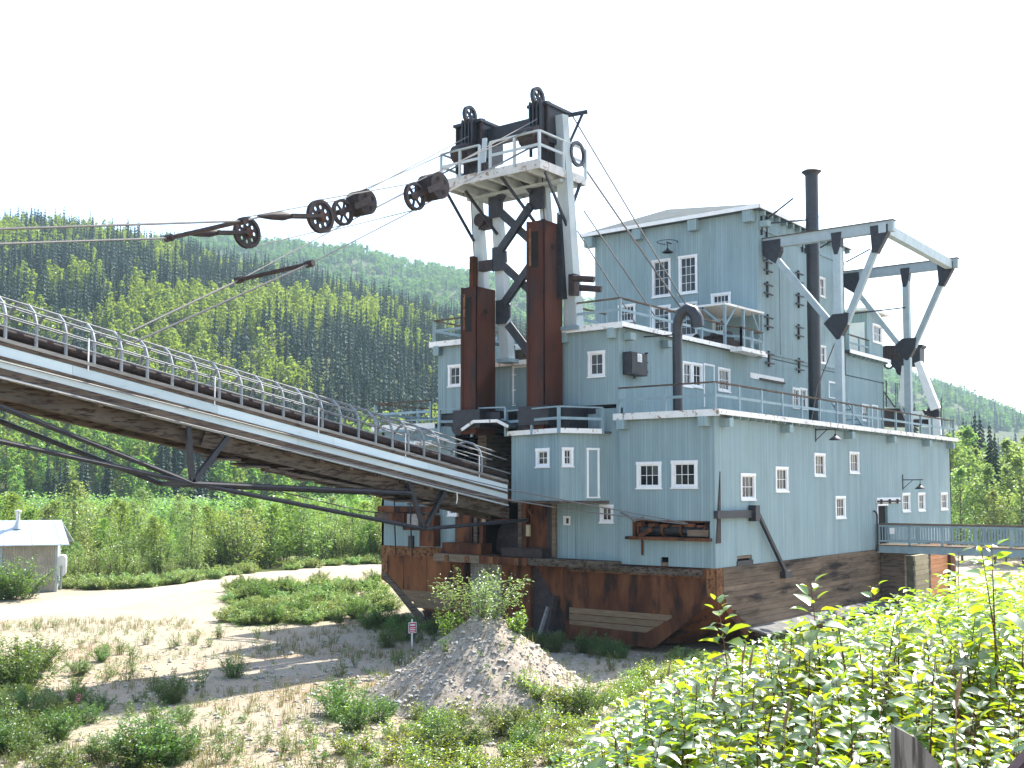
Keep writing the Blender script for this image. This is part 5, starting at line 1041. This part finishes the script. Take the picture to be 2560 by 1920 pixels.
def broad(seed, h, wd, nl, ls, lumps=9, asp=.75):
    r_ = random.Random(seed); st = MB(); lf = MB(); st.path([(0,0,-.4),(.1,0,h*.4),(0,.1,h*.85)], [h*.014, h*.010, h*.003], 5, False)
    for i in range(lumps):
        t = i/(lumps-1); z = h*(.22+.72*t); rr = wd/2*math.sin(math.pi*(.18+.78*t))**.8; a = r_.uniform(0,6.28); q = rr*r_.uniform(.25,.6); c = V((q*math.cos(a), q*math.sin(a), z)); lr_ = rr*r_.uniform(.5,.75)+.12*wd*.3
        st.path([(0,0,z*.75), tuple(c)], [h*.005, h*.002], 3, False)
        for k in range(nl//lumps):
            p = c+rdir(r_, -1, 1)*lr_*(r_.random()**.4)*(V((1,1,1.25)).x); L = ls*r_.uniform(.6,1.3); leaf(lf, p, rdir(r_, -.6, .7), UPZ+rdir(r_,-1,1)*.8, L, L*asp)
    return st, lf
def raw(pair): a, b = pair; return (a.v+b.v, a.f+[tuple(i+len(a.v) for i in f) for f in b.f])
def one_mesh(name, pair, m1, m2):
    a, b = pair; me = bpy.data.meshes.new(name); v, f = raw(pair); me.from_pydata([tuple(p) for p in v], [], f); me.materials.append(MATS[m1]); me.materials.append(MATS[m2])
    me.polygons.foreach_set('material_index', [0]*len(a.f)+[1]*len(b.f)); ob = bpy.data.objects.new(name, me); COL.objects.link(ob); return ob
rt_ = random.Random(77)
# candidate positions on the near slope (plan positions on the hillside), nearest first become single trees
sp_hi = [spruce(50+i, 11+1.5*i, 1.25+.12*i, 20, 6) for i in range(4)]; sp_lo = [spruce(60+i, 11+1.5*i, 1.3+.12*i, 13, 5) for i in range(4)]
br_hi = [broad(70+i, 8+1.2*i, 4.0+.4*i, 330, .62) for i in range(4)]; br_lo = [broad(80+i, 8+1.2*i, 4.2+.4*i, 150, .95) for i in range(4)]
cand = []
for _ in range(9000):
    pxx = rt_.uniform(-140, 1330) if rt_.random() < .9 else rt_.uniform(2330, 2720); t = rt_.random()**.85*1.03
    p = hill_point(nr_line, pxx, t, 235, 620, 5)
    dens = mn.noise(V((p.x*.022, p.y*.022, 7)))+.35*mn.noise(V((p.x*.07, p.y*.07, 1)))
    isb = dens > (.26*sm(0,.55,t)+.16*sm(700,1000,pxx)*sm(.1,.3,t)-.22)
    cand.append((p, isb, t))
grid = {}; pick = []
for p, isb, t in cand:
    key = (int(p.x//3.1), int(p.y//3.1))
    if key in grid: continue
    grid[key] = 1; pick.append((p, isb))
pick.sort(key=lambda q: touv(q[0].x, q[0].y)[1])
spr = [q for q in pick if not q[1]]; brd = [q for q in pick if q[1]]
SP = Stock([tag(one_mesh('spruce_tree', x, 'bark', 'spruce_needles'), 'slender dark spruce tree growing on the lower hillside', 'tree', 'spruce trees on the hillside') for x in sp_hi])
BR = Stock([tag(one_mesh('birch_tree', x, 'bark', 'leaf_birch'), 'light green broadleaf tree growing on the lower hillside', 'tree', 'broadleaf trees on the hillside') for x in br_hi])
def zone(p):
    d = p-CAM; X_ = PPX+F_PX*d.dot(RT)/d.dot(FW); return 'behind the metal hut' if X_ < 180 else 'behind the willow thicket' if X_ < 950 else 'behind the dredge stern' if X_ < 1700 else 'beyond the footbridge'
for i, (p, _) in enumerate(spr[:290]): SP.put(i, p.x, p.y, p.z-.2, rt_.uniform(0,6.3), rt_.uniform(.75,1.2), 'slender dark spruce low on the wooded hillside '+zone(p))
for i, (p, _) in enumerate(brd[:290]): BR.put(i, p.x, p.y, p.z-.2, rt_.uniform(0,6.3), rt_.uniform(.75,1.2), 'light green broadleaf tree low on the wooded hillside '+zone(p))
SP.done(); BR.done()
merge('spruce_forest', 'spruce_needles', [(i % 4, p.x, p.y, p.z-.2, rt_.uniform(0,6.3), rt_.uniform(.75,1.25)) for i, (p, _) in enumerate(spr[290:])], [raw(x) for x in sp_lo])
merge('broadleaf_forest', 'leaf_birch', [(i % 4, p.x, p.y, p.z-.2, rt_.uniform(0,6.3), rt_.uniform(.7,1.15)) for i, (p, _) in enumerate(brd[290:])], [raw(x) for x in br_lo])
# far hill canopy
fc = [raw(broad(90+i, 9, 7.5, 56, 2.3, 7)) for i in range(3)]; fplan = []
for _ in range(5200):
    pxx = rt_.uniform(380, 1560) if rt_.random() < .72 else rt_.uniform(2180, 2700); t = .35+.67*rt_.random(); p = hill_point(fr_line, pxx, t, 560, 1700, 14)
    fplan.append((rt_.randrange(3), p.x, p.y, p.z-1.0, rt_.uniform(0,6.3), rt_.uniform(.7,1.3)))
merge('far_woodland', 'far_canopy', fplan, fc)
fs2 = []
for _ in range(900):
    pxx = rt_.uniform(380, 1560) if rt_.random() < .5 else rt_.uniform(2180, 2700); t = .3+.7*rt_.random(); p = hill_point(fr_line, pxx, t, 560, 1700, 14); fs2.append((rt_.randrange(4), p.x, p.y, p.z-.5, 0, rt_.uniform(.8,1.4)))
merge('far_spruce', 'spruce_needles', fs2, [raw(x) for x in sp_lo])
# trees on the right beyond the dredge
SPR = Stock([two_part('spruce_tree', *spruce(120+i, 15+2*i, 1.7+.2*i, 30, 8), 'bark', 'spruce_needles', 'tall dark spruce standing beyond the dredge and footbridge', 'tree', 'tall spruces beyond the footbridge', ('trunk','crown')) for i in range(3)])
for i, (qx, qy, v) in enumerate(((945,600,150),(975,640,165),(1065,530,140),(1115,575,142),(1150,690,150),(1215,640,120),(1270,760,115),(1490,770,170),(1565,830,175),(1400,860,118),(440,450,185),(905,700,170),(1030,640,150))):
    d = ray(*px('Q', qx, qy)); p = CAM+d*(v/d.dot(FH)); zt = p.z; hgt = 15+2*(i % 3); zg = gz(p.x, p.y); SPR.put(i, p.x, p.y, zg, i*1.3, (zt-zg)/hgt)
SPR.done()
PO = Stock([two_part('poplar_tree', *broad(140+i, 9, 4.2, 1500, .30, 12), 'bark', 'leaf_willow', 'bushy light green poplar beyond the dredge and footbridge', 'tree', 'poplars beyond the footbridge', ('trunk','crown')) for i in range(4)])
for i in range(64):
    v = rt_.uniform(92, 150); pxx = rt_.uniform(2350, 2700); d = ray(pxx, 1225); p = CAM+d*(v/d.dot(FH)); hh = rt_.uniform(.55,1.2)*(1.0 if v < 115 else 1.35); PO.put(i, p.x, p.y, gz(p.x,p.y)-.3, rt_.uniform(0,6.3), hh)
PO.done()
# ---------------------------------------------------------------- willow thicket behind the road
wl_lab = ('tall willow shrub in the dense thicket behind the gravel road', 'shrub', 'willow thicket behind the road', ('stems','foliage'))
WL = Stock([two_part('willow_shrub', *shrub_mesh('', 200+i, 4.4, 3.4, 15, 1900, .19, '', .5, .03, clump=.14), 'bark', 'leaf_willow', *wl_lab) for i in range(5)] +
           [two_part('willow_shrub', *broad(210+i, 4.8, 3.4, 1700, .2, 14, .5), 'bark', ('leaf_willow','leaf_birch')[i % 2], *wl_lab) for i in range(4)])
def road_v(pxx): return 71 + 23*sm(300, 950, pxx) + (4 if pxx < 170 else 0)
wl = []
for _ in range(4000):
    pxx = rt_.uniform(-160, 1010); rv_ = road_v(pxx); v = rv_+2+(215-rv_)*rt_.random()**1.25; d = ray(pxx, 1225); p = CAM+d*(v/d.dot(FH)); key = (int(p.x//2.2), int(p.y//2.2), 'w')
    if key in grid: continue
    hutd = (V((p.x,p.y,0))-V((c0.x,c0.y,0)))
    if -1.5 < hutd.dot(hd_) < 8.5 and -3.2 < hutd.dot(hn) < 3: continue
    if (hutd.dot(-hn)) < 4.2 and hutd.dot(hd_) > -1.2 and hutd.dot(hn) > -4.4: continue
    grid[key] = 1; wl.append((v, p))
wl.sort(key=lambda q: q[0])
surf('grass_floor', (.055,.075,.025), (.10,.115,.04), (.16,.12,.055), scale=.5, rough=1, bmp=.6, c3lo=.52, c3hi=.66, c3scale=.8)
vm = MB(); nxv = 60
for i in range(nxv):
    pxx = -260+1500*i/(nxv-1); d = ray(pxx, 1225); rv_ = road_v(pxx)+1.2*mn.noise(V((i*.35,0,0)))-.6
    if pxx < 175: rv_ += 3.2
    for k in range(9): v = rv_+(250-rv_)*(k/8)**2; p = CAM+d*(v/d.dot(FH)); vm.v.append((p.x, p.y, gz(p.x, p.y)+.012+.03*min(k,1)))
vm.f = [(i*9+k, i*9+k+1, (i+1)*9+k+1, (i+1)*9+k) for i in range(nxv-1) for k in range(8)]
vm.build('grass_verge', 'grass_floor', None, True, 'structure')
for i, (v, p) in enumerate(wl[:295]): WL.put(rt_.randrange(9) if i > 8 else i, p.x, p.y, gz(p.x,p.y)-.1, rt_.uniform(0,6.3), (.62+.5*rt_.random()+.55*mn.noise(V((p.x*.09,p.y*.09,8))))*(1.0 if v > 82 else .88), szz=rt_.uniform(.85,1.25), label='tall willow shrub in the thicket '+('right beside the metal hut' if (p-c0).length < 16 else 'beside the far side of the hull' if (p-V((-30,12,0))).length < 38 else 'along the gravel road'))
WL.done()
wlo = [raw(shrub_mesh('', 220+i, 4.8, 4.0, 7, 420, .36, '', .6, .03, clump=.19)) for i in range(4)]
merge('willow_scrub', 'leaf_willow', [(rt_.randrange(4), p.x, p.y, gz(p.x,p.y)-.1, rt_.uniform(0,6.3), max(.45, .8+.35*rt_.random()+.6*mn.noise(V((p.x*.06,p.y*.06,8))))) for v, p in wl[295:]], wlo)
# ---------------------------------------------------------------- bushes, weeds and grass on the flat
BK = Stock([two_part('bank_bush', *shrub_mesh('', 320+i, .9, 2.2, 30, 2300, .12, '', .42, .008, clump=.24), 'bark', 'leaf_willow', 'low leafy bush', 'bush', 'bushes on the bank by the hull') for i in range(3)])
BU = Stock([two_part('willow_bush', *shrub_mesh('', 300+i, 1.35, 2.1, 30, 2600, .105, '', .42, .008, clump=.2), 'bark', 'leaf_weed', 'low green willow bush', 'bush', 'low bushes on the gravel flat') for i in range(4)])
def at(k, x, y):
    d = ray(*px(k, x, y)); z = -3.2
    for _ in range(5): p = CAM+d*((z-CAM.z)/d.z); z = top(p.x, p.y)
    return p
spots = [('L',120,1120,1.35,'dense green bush at the edge of the gravel flat below the stacker tip'),('L',30,1080,1.2,None),('L',230,1010,.9,None),('L',840,1540,1.0,'round grey-green bush in the shade on the gravel flat'),('L',760,1548,.7,None),('L',1870,1260,.85,'green bush at the left foot of the gravel heap'),('L',1960,1340,.8,None),('H',380,1180,.75,None),('H',500,1230,.8,None),('H',760,1130,.75,None),('H',1220,1010,.8,'dark bush at the right foot of the gravel heap'),('H',60,1050,.6,None),('H',860,1210,.6,None),('L',160,1260,.7,None),('L',40,1400,.8,None),('U',300,1390,1.9,'bright green bush in front of the metal hut'),('U',60,1400,1.4,None),('L',1290,1050,.6,None),('L',950,1180,.7,None),('L',560,960,.5,None),('L',430,1040,.5,None),('H',200,600,.9,None),('H',110,640,.7,None),('H',60,530,.9,None)]
for i, (k, x, y, s_, lab) in enumerate(spots):
    p = at(k, x, y); BU.put(i, p.x, p.y, p.z, i*1.1, s_, lab or 'low green willow bush scattered on the gravel flat')
for i in range(170):                                            # green bank between road and hull
    x = rt_.uniform(1270, 2190); y = rt_.uniform(500, 760); y += (2190-x)*.06 if y < 560 else 0
    p = at('L', x, y)
    if p.x > -18.6 and p.y > -.4: continue
    (BK if i % 4 else BU).put(i, p.x, p.y, p.z-.05, rt_.uniform(0,6.3), rt_.uniform(.35,.95), 'low leafy bush on the green bank between road and hull', 'bushes on the bank by the hull')
for i in range(30):                                            # along the foot of the hull
    x = rt_.uniform(-17.5, 1.8); y = -.9-rt_.random()*1.8 if x < .2 else rt_.uniform(-1.5, 3)
    if x > .2: x = rt_.uniform(1.2, 2.6)
    BU.put(i, x, y, gz(x, y), rt_.uniform(0,6.3), rt_.uniform(.35,.75), 'small shaded bush at the foot of the rusty hull', 'bushes along the hull foot')
for i in range(70):                                            # verge between road and thicket
    pxx = rt_.uniform(170, 960); d = ray(pxx, 1225); v = road_v(pxx)+rt_.uniform(-.8, 2.2); p = CAM+d*(v/d.dot(FH)); BK.put(i, p.x, p.y, gz(p.x,p.y)-.05, rt_.uniform(0,6.3), rt_.uniform(.5,1.2), 'low bush on the grassy verge behind the road', 'bushes along the road verge')
for i in range(30):                                            # weedy lower left corner
    pxx = rt_.uniform(-60, 560)*rt_.random()**.4; Y_ = rt_.uniform(1690, 1930); d = ray(pxx, Y_); p = CAM+d*((-3.2-CAM.z)/d.z); BU.put(i, p.x, p.y, gz(p.x,p.y)-.03, rt_.uniform(0,6.3), rt_.uniform(.3,.72), 'low weedy bush in the shaded corner of the gravel flat', 'weedy bushes of the gravel flat')
BU.done(); BK.done()
tp_ = V((MX-.05, MY+.1, 0))
MBu = two_part('sapling_bush', *shrub_mesh('', 350, 2.0, 2.7, 36, 2700, .085, '', .6, .01, clump=.19), 'bark', 'leaf_willow', 'sunlit birch sapling bush on top of the gravel heap', 'bush'); MBu.location = (MX-.15, MY+.05, mz(MX, MY)-.12); MBu.scale = (1.15,1.15,.9)
mb2 = two_part('sapling_bush', *shrub_mesh('', 351, .9, .9, 12, 500, .075, '', .6, .008, clump=.15), 'bark', 'leaf_birch', 'small sapling bush on the left shoulder of the gravel heap', 'bush'); q = (MX-1.15, MY-.35); mb2.location = (*q, mz(*q)-.05); mb2.scale = (1.25,1.25,1.4)
mb3 = two_part('sapling_bush', *shrub_mesh('', 352, .8, .8, 10, 420, .10, '', .6, .008, clump=.16), 'bark', 'leaf_poplar', 'bright green sapling bush on the right shoulder of the gravel heap', 'bush'); q = (MX+.75, MY+.75); mb3.location = (*q, mz(*q)-.05); mb3.scale = (1.1,1.1,1.1)
WE = Stock([two_part('weed_clump', *shrub_mesh('', 400+i, .5, .5, 9, 170, .075, '', .3, .004, clump=.2, stem_mat='bark'), 'red_stem', 'leaf_weed', 'small green weed clump on the gravel flat', 'weed', 'weeds on the gravel flat') for i in range(4)])
n_w = 0
while n_w < 285:
    v = 20+32*rt_.random()**1.4; u = v*rt_.uniform(-.48, .28); x, y = uv(u, v)
    if -18.3 < x < .4 and y > -.5: continue
    if mn.noise(V((x*.2, y*.2, 4))) + .25*(v < 30) < rt_.uniform(-.25, .45): continue
    WE.put(n_w, x, y, top(x, y)-.02, rt_.uniform(0,6.3), rt_.uniform(.5,1.5)); n_w += 1
WE.done()
# fireweed with pink flowers
FWD = []
def fireweed(seed):
    st, lf = shrub_mesh('', seed, .8, .3, 3, 60, .10, '', .22, .005, clump=.08); e = two_part('fireweed', st, lf, 'red_stem', 'leaf_weed', 'pink-flowered fireweed among the green weeds', 'flower', 'fireweed on the gravel flat', ('stems','foliage'))
    pm_ = MB(); r_ = random.Random(seed)
    for k in range(26): leaf(pm_, V((.06*r_.uniform(-1,1), .06*r_.uniform(-1,1), .68+.2*r_.random())), rdir(r_), UPZ,   .03, .025)
    pm_.build3('flower_head', 'fireweed_petal', e); return e
FK = Stock([fireweed(500), fireweed(501)])
for i, (x, y) in enumerate(((480,1160),(425,1270),(1545,1440))): p = at('L', x, y+60); FK.put(i, p.x, p.y, p.z, i, 1.0)
FK.done()
# grass (stuff)
gr = MB(); rg_ = random.Random(9)
def tuft(x, y, z, n_, h):
    for _ in range(n_):
        a = rg_.uniform(0,6.28); d = V((math.cos(a), math.sin(a), 0)); b0_ = V((x,y,z))+d*.06*rg_.random()+V((rg_.uniform(-.08,.08), rg_.uniform(-.08,.08), 0)); hh = h*rg_.uniform(.5,1.1); s_ = V((-d.y,d.x,0))*.006
        b = len(gr.v); m1_ = b0_+d*hh*.15+UPZ*hh*.6; t1 = b0_+d*hh*.45+UPZ*hh; gr.v += [tuple(b0_-s_), tuple(b0_+s_), tuple(m1_+s_*.8), tuple(m1_-s_*.8), tuple(t1)]; gr.f += [(b,b+1,b+2,b+3), (b+3,b+2,b+4)]
cnt = 0
while cnt < 4200:
    v = 16+38*rg_.random()**1.2; u = v*rg_.uniform(-.48,.3); x, y = uv(u, v)
    if (-18.3 < x < .4 and y > -.5) or mn.noise(V((x*.16, y*.16, 14)))+.3*mn.noise(V((x*.6, y*.6, 4))) < rg_.uniform(-.1,.5): cnt += .2; continue
    tuft(x, y, top(x, y), 9, rg_.uniform(.15,.42)); cnt += 1
gr.build3('dry_grass', 'leaf_grass', None, 'stuff')
gw = MB(); cnt = 0
while cnt < 3600:
    v = 17+36*rg_.random()**1.2; u = v*rg_.uniform(-.48,.3); x, y = uv(u, v); cnt += .25
    if (-18.3 < x < .4 and y > -.5) or mn.noise(V((x*.2, y*.2, 24)))+.5*mn.noise(V((x*.7, y*.7, 4)))+.2*(u < -.2*v) < rg_.uniform(-.1,.6): continue
    cnt += .75; z = top(x, y); s_ = rg_.uniform(.5,1.6)
    for k in range(9): leaf(gw, V((x+rg_.uniform(-.07,.07)*s_, y+rg_.uniform(-.07,.07)*s_, z+rg_.uniform(0,.10)*s_)), rdir(rg_, .0, .9), UPZ, .075*s_, .03*s_)
gw.build3('ground_weeds', 'leaf_weed', None, 'stuff')
# ---------------------------------------------------------------- foreground poplar thicket
def leaf_blade(L, W, cur, fold):
    m = MB(); pr_ = [(0,0),(.12,.55),(.32,1.0),(.58,.82),(.82,.42),(1,0)]; b = []
    for t, w_ in pr_:
        z = cur*L*(.25*t-t*t); x = L*t
        if w_ == 0: m.v.append((x,0,z)); b.append((len(m.v)-1,))
        else: m.v += [(x,W/2*w_,z+fold*W*w_*.5), (x,0,z), (x,-W/2*w_,z+fold*W*w_*.5)]; k = len(m.v); b.append((k-3,k-2,k-1))
    m.f += [(b[0][0],b[1][1],b[1][0]), (b[0][0],b[1][2],b[1][1])]
    for p, q in zip(b[1:-1], b[2:-1]): m.f += [(p[0],p[1],q[1],q[0]), (p[1],p[2],q[2],q[1])]
    p = b[-2]; m.f += [(p[0],p[1],b[-1][0]), (p[1],p[2],b[-1][0])]; return m
BL = [leaf_blade(1, .58, .35, .35), leaf_blade(1, .5, .6, .2), leaf_blade(1, .62, .15, .45)]
BLM = []
for b in BL:
    me = bpy.data.meshes.new('leaf'); me.from_pydata(b.v, [], b.f); me.materials.append(MATS['leaf_poplar']); me.polygons.foreach_set('use_smooth', [True]*len(me.polygons)); BLM.append(me)
def sapling(seed, h, nl, split, bare=.15, lsc=1.0):
    r_ = random.Random(seed); lean = V((r_.uniform(-.12,.12), r_.uniform(-.12,.12), 0))*h; P = [V((0,0,-.15)), V((0,0,h*.35))+lean*.2, V((0,0,h*.7))+lean*.6, V((0,0,h))+lean]
    st = MB().path(P, [.010,.008,.006,.002], 5, False); lf = MB(); mats_ = []
    for k in range(nl):
        t = bare+(1-bare)*(k+.5*r_.random())/nl; s_ = t*3; i = min(2, int(s_)); c = P[i].lerp(P[i+1], s_-i); a = k*2.4+r_.uniform(-.4,.4)
        young = sm(.72, 1, t); L = (.172-.095*young)*r_.uniform(.5,1.2)*lsc; el = r_.uniform(-.35,.35)+.75*young; d = V((math.cos(a)*math.cos(el), math.sin(a)*math.cos(el), math.sin(el)))
        pet = .035+.02*r_.random(); c1 = c+V((d.x, d.y, .35)).normalized()*pet; st.path([c, c1], [.002,.0015], 3, False)
        sd = UPZ.cross(d).normalized(); roll = r_.uniform(-.5,.5); sd = (sd*math.cos(roll)+d.cross(sd)*math.sin(roll)); nn = d.cross(sd)
        M_ = Matrix(((d.x*L, sd.x*L, nn.x*L, c1.x), (d.y*L, sd.y*L, nn.y*L, c1.y), (d.z*L, sd.z*L, nn.z*L, c1.z), (0,0,0,1))); mats_.append((r_.randrange(3), M_))
    e = thing('poplar_sapling', 'x', 'sapling', (0,0,0)); st.build('stem', 'red_stem', e)
    if split:
        for i, M_ in mats_: ob = bpy.data.objects.new('leaf', BLM[i]); COL.objects.link(ob); ob.parent = e; ob.matrix_local = M_
    else:
        for i, M_ in mats_:
            b = len(lf.v); lf.v += [tuple(M_ @ V(p)) for p in BL[i].v]; lf.f += [tuple(b+q for q in f) for f in BL[i].f]
        ob = lf.build3('foliage', 'leaf_poplar', e); ob.data.polygons.foreach_set('use_smooth', [True]*len(ob.data.polygons))
    return e
rp2 = random.Random(31); edge = curve([(1260,1990),(1390,1905),(1500,1800),(1610,1715),(1720,1660),(1900,1590),(2050,1545),(2200,1500),(2330,1450),(2450,1410),(2560,1385),(2900,1300)])
plants = []
for _ in range(9000):
    v = 3.6+14.5*rp2.random()**.8; u = v*rp2.uniform(-.06, .53); x, y = uv(u, v); z = gz(x, y); ee = ray(PPX+F_PX*u/v, edge(PPX+F_PX*u/v)); zt_ = CAM.z+ee.z*(v/ee.dot(FH)); hm_ = zt_-z
    if hm_ < .45: continue
    h = min(hm_*rp2.uniform(.72,1.0), rp2.uniform(.8,1.1)*(.72+1.0*sm(4.5,13,v))); pt = V((x, y, z+h)); d = pt-CAM; w_ = d.dot(FW); X_ = PPX+F_PX*d.dot(RT)/w_; Y_ = PPY-F_PX*d.dot(CU)/w_
    e_ = edge(X_)
    key = (int(x/.27), int(y/.27), 'p')
    if key in grid: continue
    grid[key] = 1; plants.append((v, x, y, z, h))
plants.sort()
SPL = Stock([sapling(600+i, 1.0, 34, True) for i in range(5)]); SPM = Stock([sapling(620+i, 1.0, 40, False) for i in range(6)])
def lab_at(x, y, z):
    d = V((x, y, z))-CAM; X_ = PPX+F_PX*d.dot(RT)/d.dot(FW)
    w_ = 'before the gravel patch by the heap' if X_ < 1560 else 'before the rusty hull corner' if X_ < 1830 else 'before the plank side of the hull' if X_ < 2150 else 'before the footbridge' if X_ < 2420 else 'before the gravel beyond the footbridge'
    return 'leafy poplar sapling in the sunlit thicket '+w_
n_split = 26
for i, (v, x, y, z, h) in enumerate(plants[:285]):
    (SPL if i < n_split else SPM).put(i, x, y, z, rp2.uniform(0,6.3), h, lab_at(x, y, z), 'poplar saplings of the foreground thicket')
# tall shoots standing above the thicket
tall = [('M',612,395,9.5,'tall leafy poplar shoot standing above the thicket before the rusty hull corner'),('M',1115,290,8.5,'tallest poplar shoot with arching leaves before the plank hull side'),('M',1372,305,13,'thin poplar shoot rising before the hull ledge'),('M',1500,345,14,'thin poplar shoot rising before the timber crib'),('M',2045,90,8,'tall leaning poplar shoot reaching up to the footbridge'),('M',2105,100,8.5,'tall upright poplar shoot reaching up to the footbridge'),('M',1830,130,13,'slim poplar shoot before the gravel beyond the footbridge'),('M',205,870,8,'poplar shoot at the gravel edge of the thicket'),('M',320,750,10,'short poplar shoot beside the gravel patch')]
for i, (k, x, y, v, lab) in enumerate(tall):
    d = ray(*px(k, x, y)); p = CAM+d*(v/d.dot(FH)); zg = gz(p.x, p.y); hh = p.z-zg; ob = sapling(640+i, hh, 30 if v < 11 else 22, True, .45, 1.3); ob.location = (p.x-.0, p.y, zg); ob['label'] = lab
SPL.done(); SPM.done()
# understorey leaves fill the thicket (stuff)
us = MB()
for (v, x, y, z, h) in plants:
    for _ in range(10 if v < 9 else 6):
        c = V((x+rp2.uniform(-.16,.16), y+rp2.uniform(-.16,.16), z+h*rp2.uniform(.1,.85))); d = rdir(rp2, -.2, .5); L = rp2.uniform(.06,.11); leaf(us, c, d, UPZ, L, L*.6)
us.build3('thicket_undergrowth', 'leaf_poplar', None, 'stuff')
rest = plants[285:]
um = MB()
for (v, x, y, z, h) in rest:
    for k in range(26):
        c = V((x+rp2.uniform(-.13,.13), y+rp2.uniform(-.13,.13), z+h*rp2.uniform(.3,1.05))); d = rdir(rp2, -.2, .5); L = rp2.uniform(.07,.12); leaf(um, c, d, UPZ, L, L*.6)
if rest: um.build3('far_thicket', 'leaf_poplar', None, 'stuff')
# low greenery where the thicket meets the gravel
LG = Stock([two_part('leafy_weed', *shrub_mesh('', 700+i, .6, .8, 12, 330, .075, '', .5, .004, clump=.22), 'red_stem', 'leaf_poplar', 'low leafy weed where the thicket meets the gravel', 'weed', 'leafy weeds at the thicket edge') for i in range(4)])
for i in range(170):
    X_ = rt_.uniform(1010, 1750); Y_ = edge(X_)-rt_.uniform(-40, 95)*(1.0 if X_ < 1500 else .35)
    d = ray(X_, max(Y_, 1640)); z = -2.5
    for _ in range(8): p = CAM+d*((z-CAM.z)/d.z); z = .5*z+.5*top(p.x, p.y)
    LG.put(i, p.x, p.y, top(p.x, p.y)-.03, rt_.uniform(0,6.3), rt_.uniform(.5,1.15))
for i in range(80):
    X_ = rt_.uniform(780, 1480); Y_ = rt_.uniform(1790, 1935)-60*sm(1150,1400,X_); d = ray(X_, Y_); z = -2.8
    for _ in range(8): p = CAM+d*((z-CAM.z)/d.z); z = .5*z+.5*top(p.x, p.y)
    if math.hypot(p.x-MX, p.y-MY) < 2.2 or mn.noise(V((p.x*.5, p.y*.5, 2))) < -.15: continue
    LG.put(i, p.x, p.y, top(p.x, p.y)-.03, rt_.uniform(0,6.3), rt_.uniform(.6,1.3), 'low leafy weed at the foot of the gravel heap')
LG.done()
# seed heads
for i, (k, x, y, v) in enumerate((('M',860,640,9),('M',680,690,8.5),('M',640,660,8.8),('M',225,770,9),('M',475,850,7.5),('M',870,990,6.5),('P',1200,260,5))):
    d = ray(*px(k, x, y)); p = CAM+d*(v/d.dot(FH)); e = thing('seed_stalk', 'dry brown seed stalk standing among the poplar saplings', 'grass stalk', (p.x, p.y, gz(p.x,p.y)), 'dry seed stalks in the thicket')
    hh = p.z-gz(p.x,p.y); MB().path([(p.x,p.y,gz(p.x,p.y)),(p.x+.02,p.y,p.z-.1)], .003, 4).build('stalk', 'seed_head', e); MB().path([(p.x+.02,p.y,p.z-.12),(p.x+.03,p.y,p.z-.05),(p.x+.05,p.y+.01,p.z+.05)], [.006,.012,.003], 6).build('seed_head', 'seed_head', e)
# weathered board and dark rail in front of the camera position
def near(k, x, y, v): d = ray(*px(k, x, y)); return CAM+d*(v/d.dot(FH))
bp = [near('P',x,y,3.6) for x,y in ((430,925),(600,1015),(740,1090),(830,1210),(950,1330),(1065,1480),(1075,1700),(330,1700))]
lowp = [V((p.x, p.y, p.z)) for p in bp]; lowp[-1].z = lowp[-2].z = gz(bp[0].x, bp[0].y)-.1
tag(MB().prism(lowp, FH*.04).build('weathered_board', 'plank_grey'), 'weathered grey board with a sloping worn top among the leaves', 'board')
ra, rb_ = near('P',1960,1530,2.6), near('P',2330,1130,2.6)
tag(MB().beam(ra-(rb_-ra)*1.5+V((0,0,-.06)), rb_+(rb_-ra)*1.2+V((0,0,-.06)), .04, .07).build('hand_rail', 'post_dark'), 'dark sloping handrail at the corner of the thicket', 'rail')
MB().beam(ra-(rb_-ra)*1.4, V((ra.x, ra.y, gz(ra.x, ra.y)-.1))-(rb_-ra)*1.4, .07, .07, up=V((1,0,0))).build('post', 'post_dark', bpy.data.objects['hand_rail'])
# ---------------------------------------------------------------- haze
hm = bpy.data.materials.new('haze'); hm.use_nodes = True; n = hm.node_tree; n.nodes.clear(); out = N(n, 'ShaderNodeOutputMaterial'); pv = N(n, 'ShaderNodeVolumePrincipled')
pv.inputs['Color'].default_value = (.62,.82,1,1); pv.inputs['Density'].default_value = .00013; pv.inputs['Anisotropy'].default_value = .3; n.links.new(pv.outputs[0], out.inputs['Volume']); MATS['haze'] = hm
MB().box(gx[0]-30, gx[-1]+30, gy[0]-30, gy[-1]+30, -25, 600).build('haze', 'haze', None, False, 'stuff')
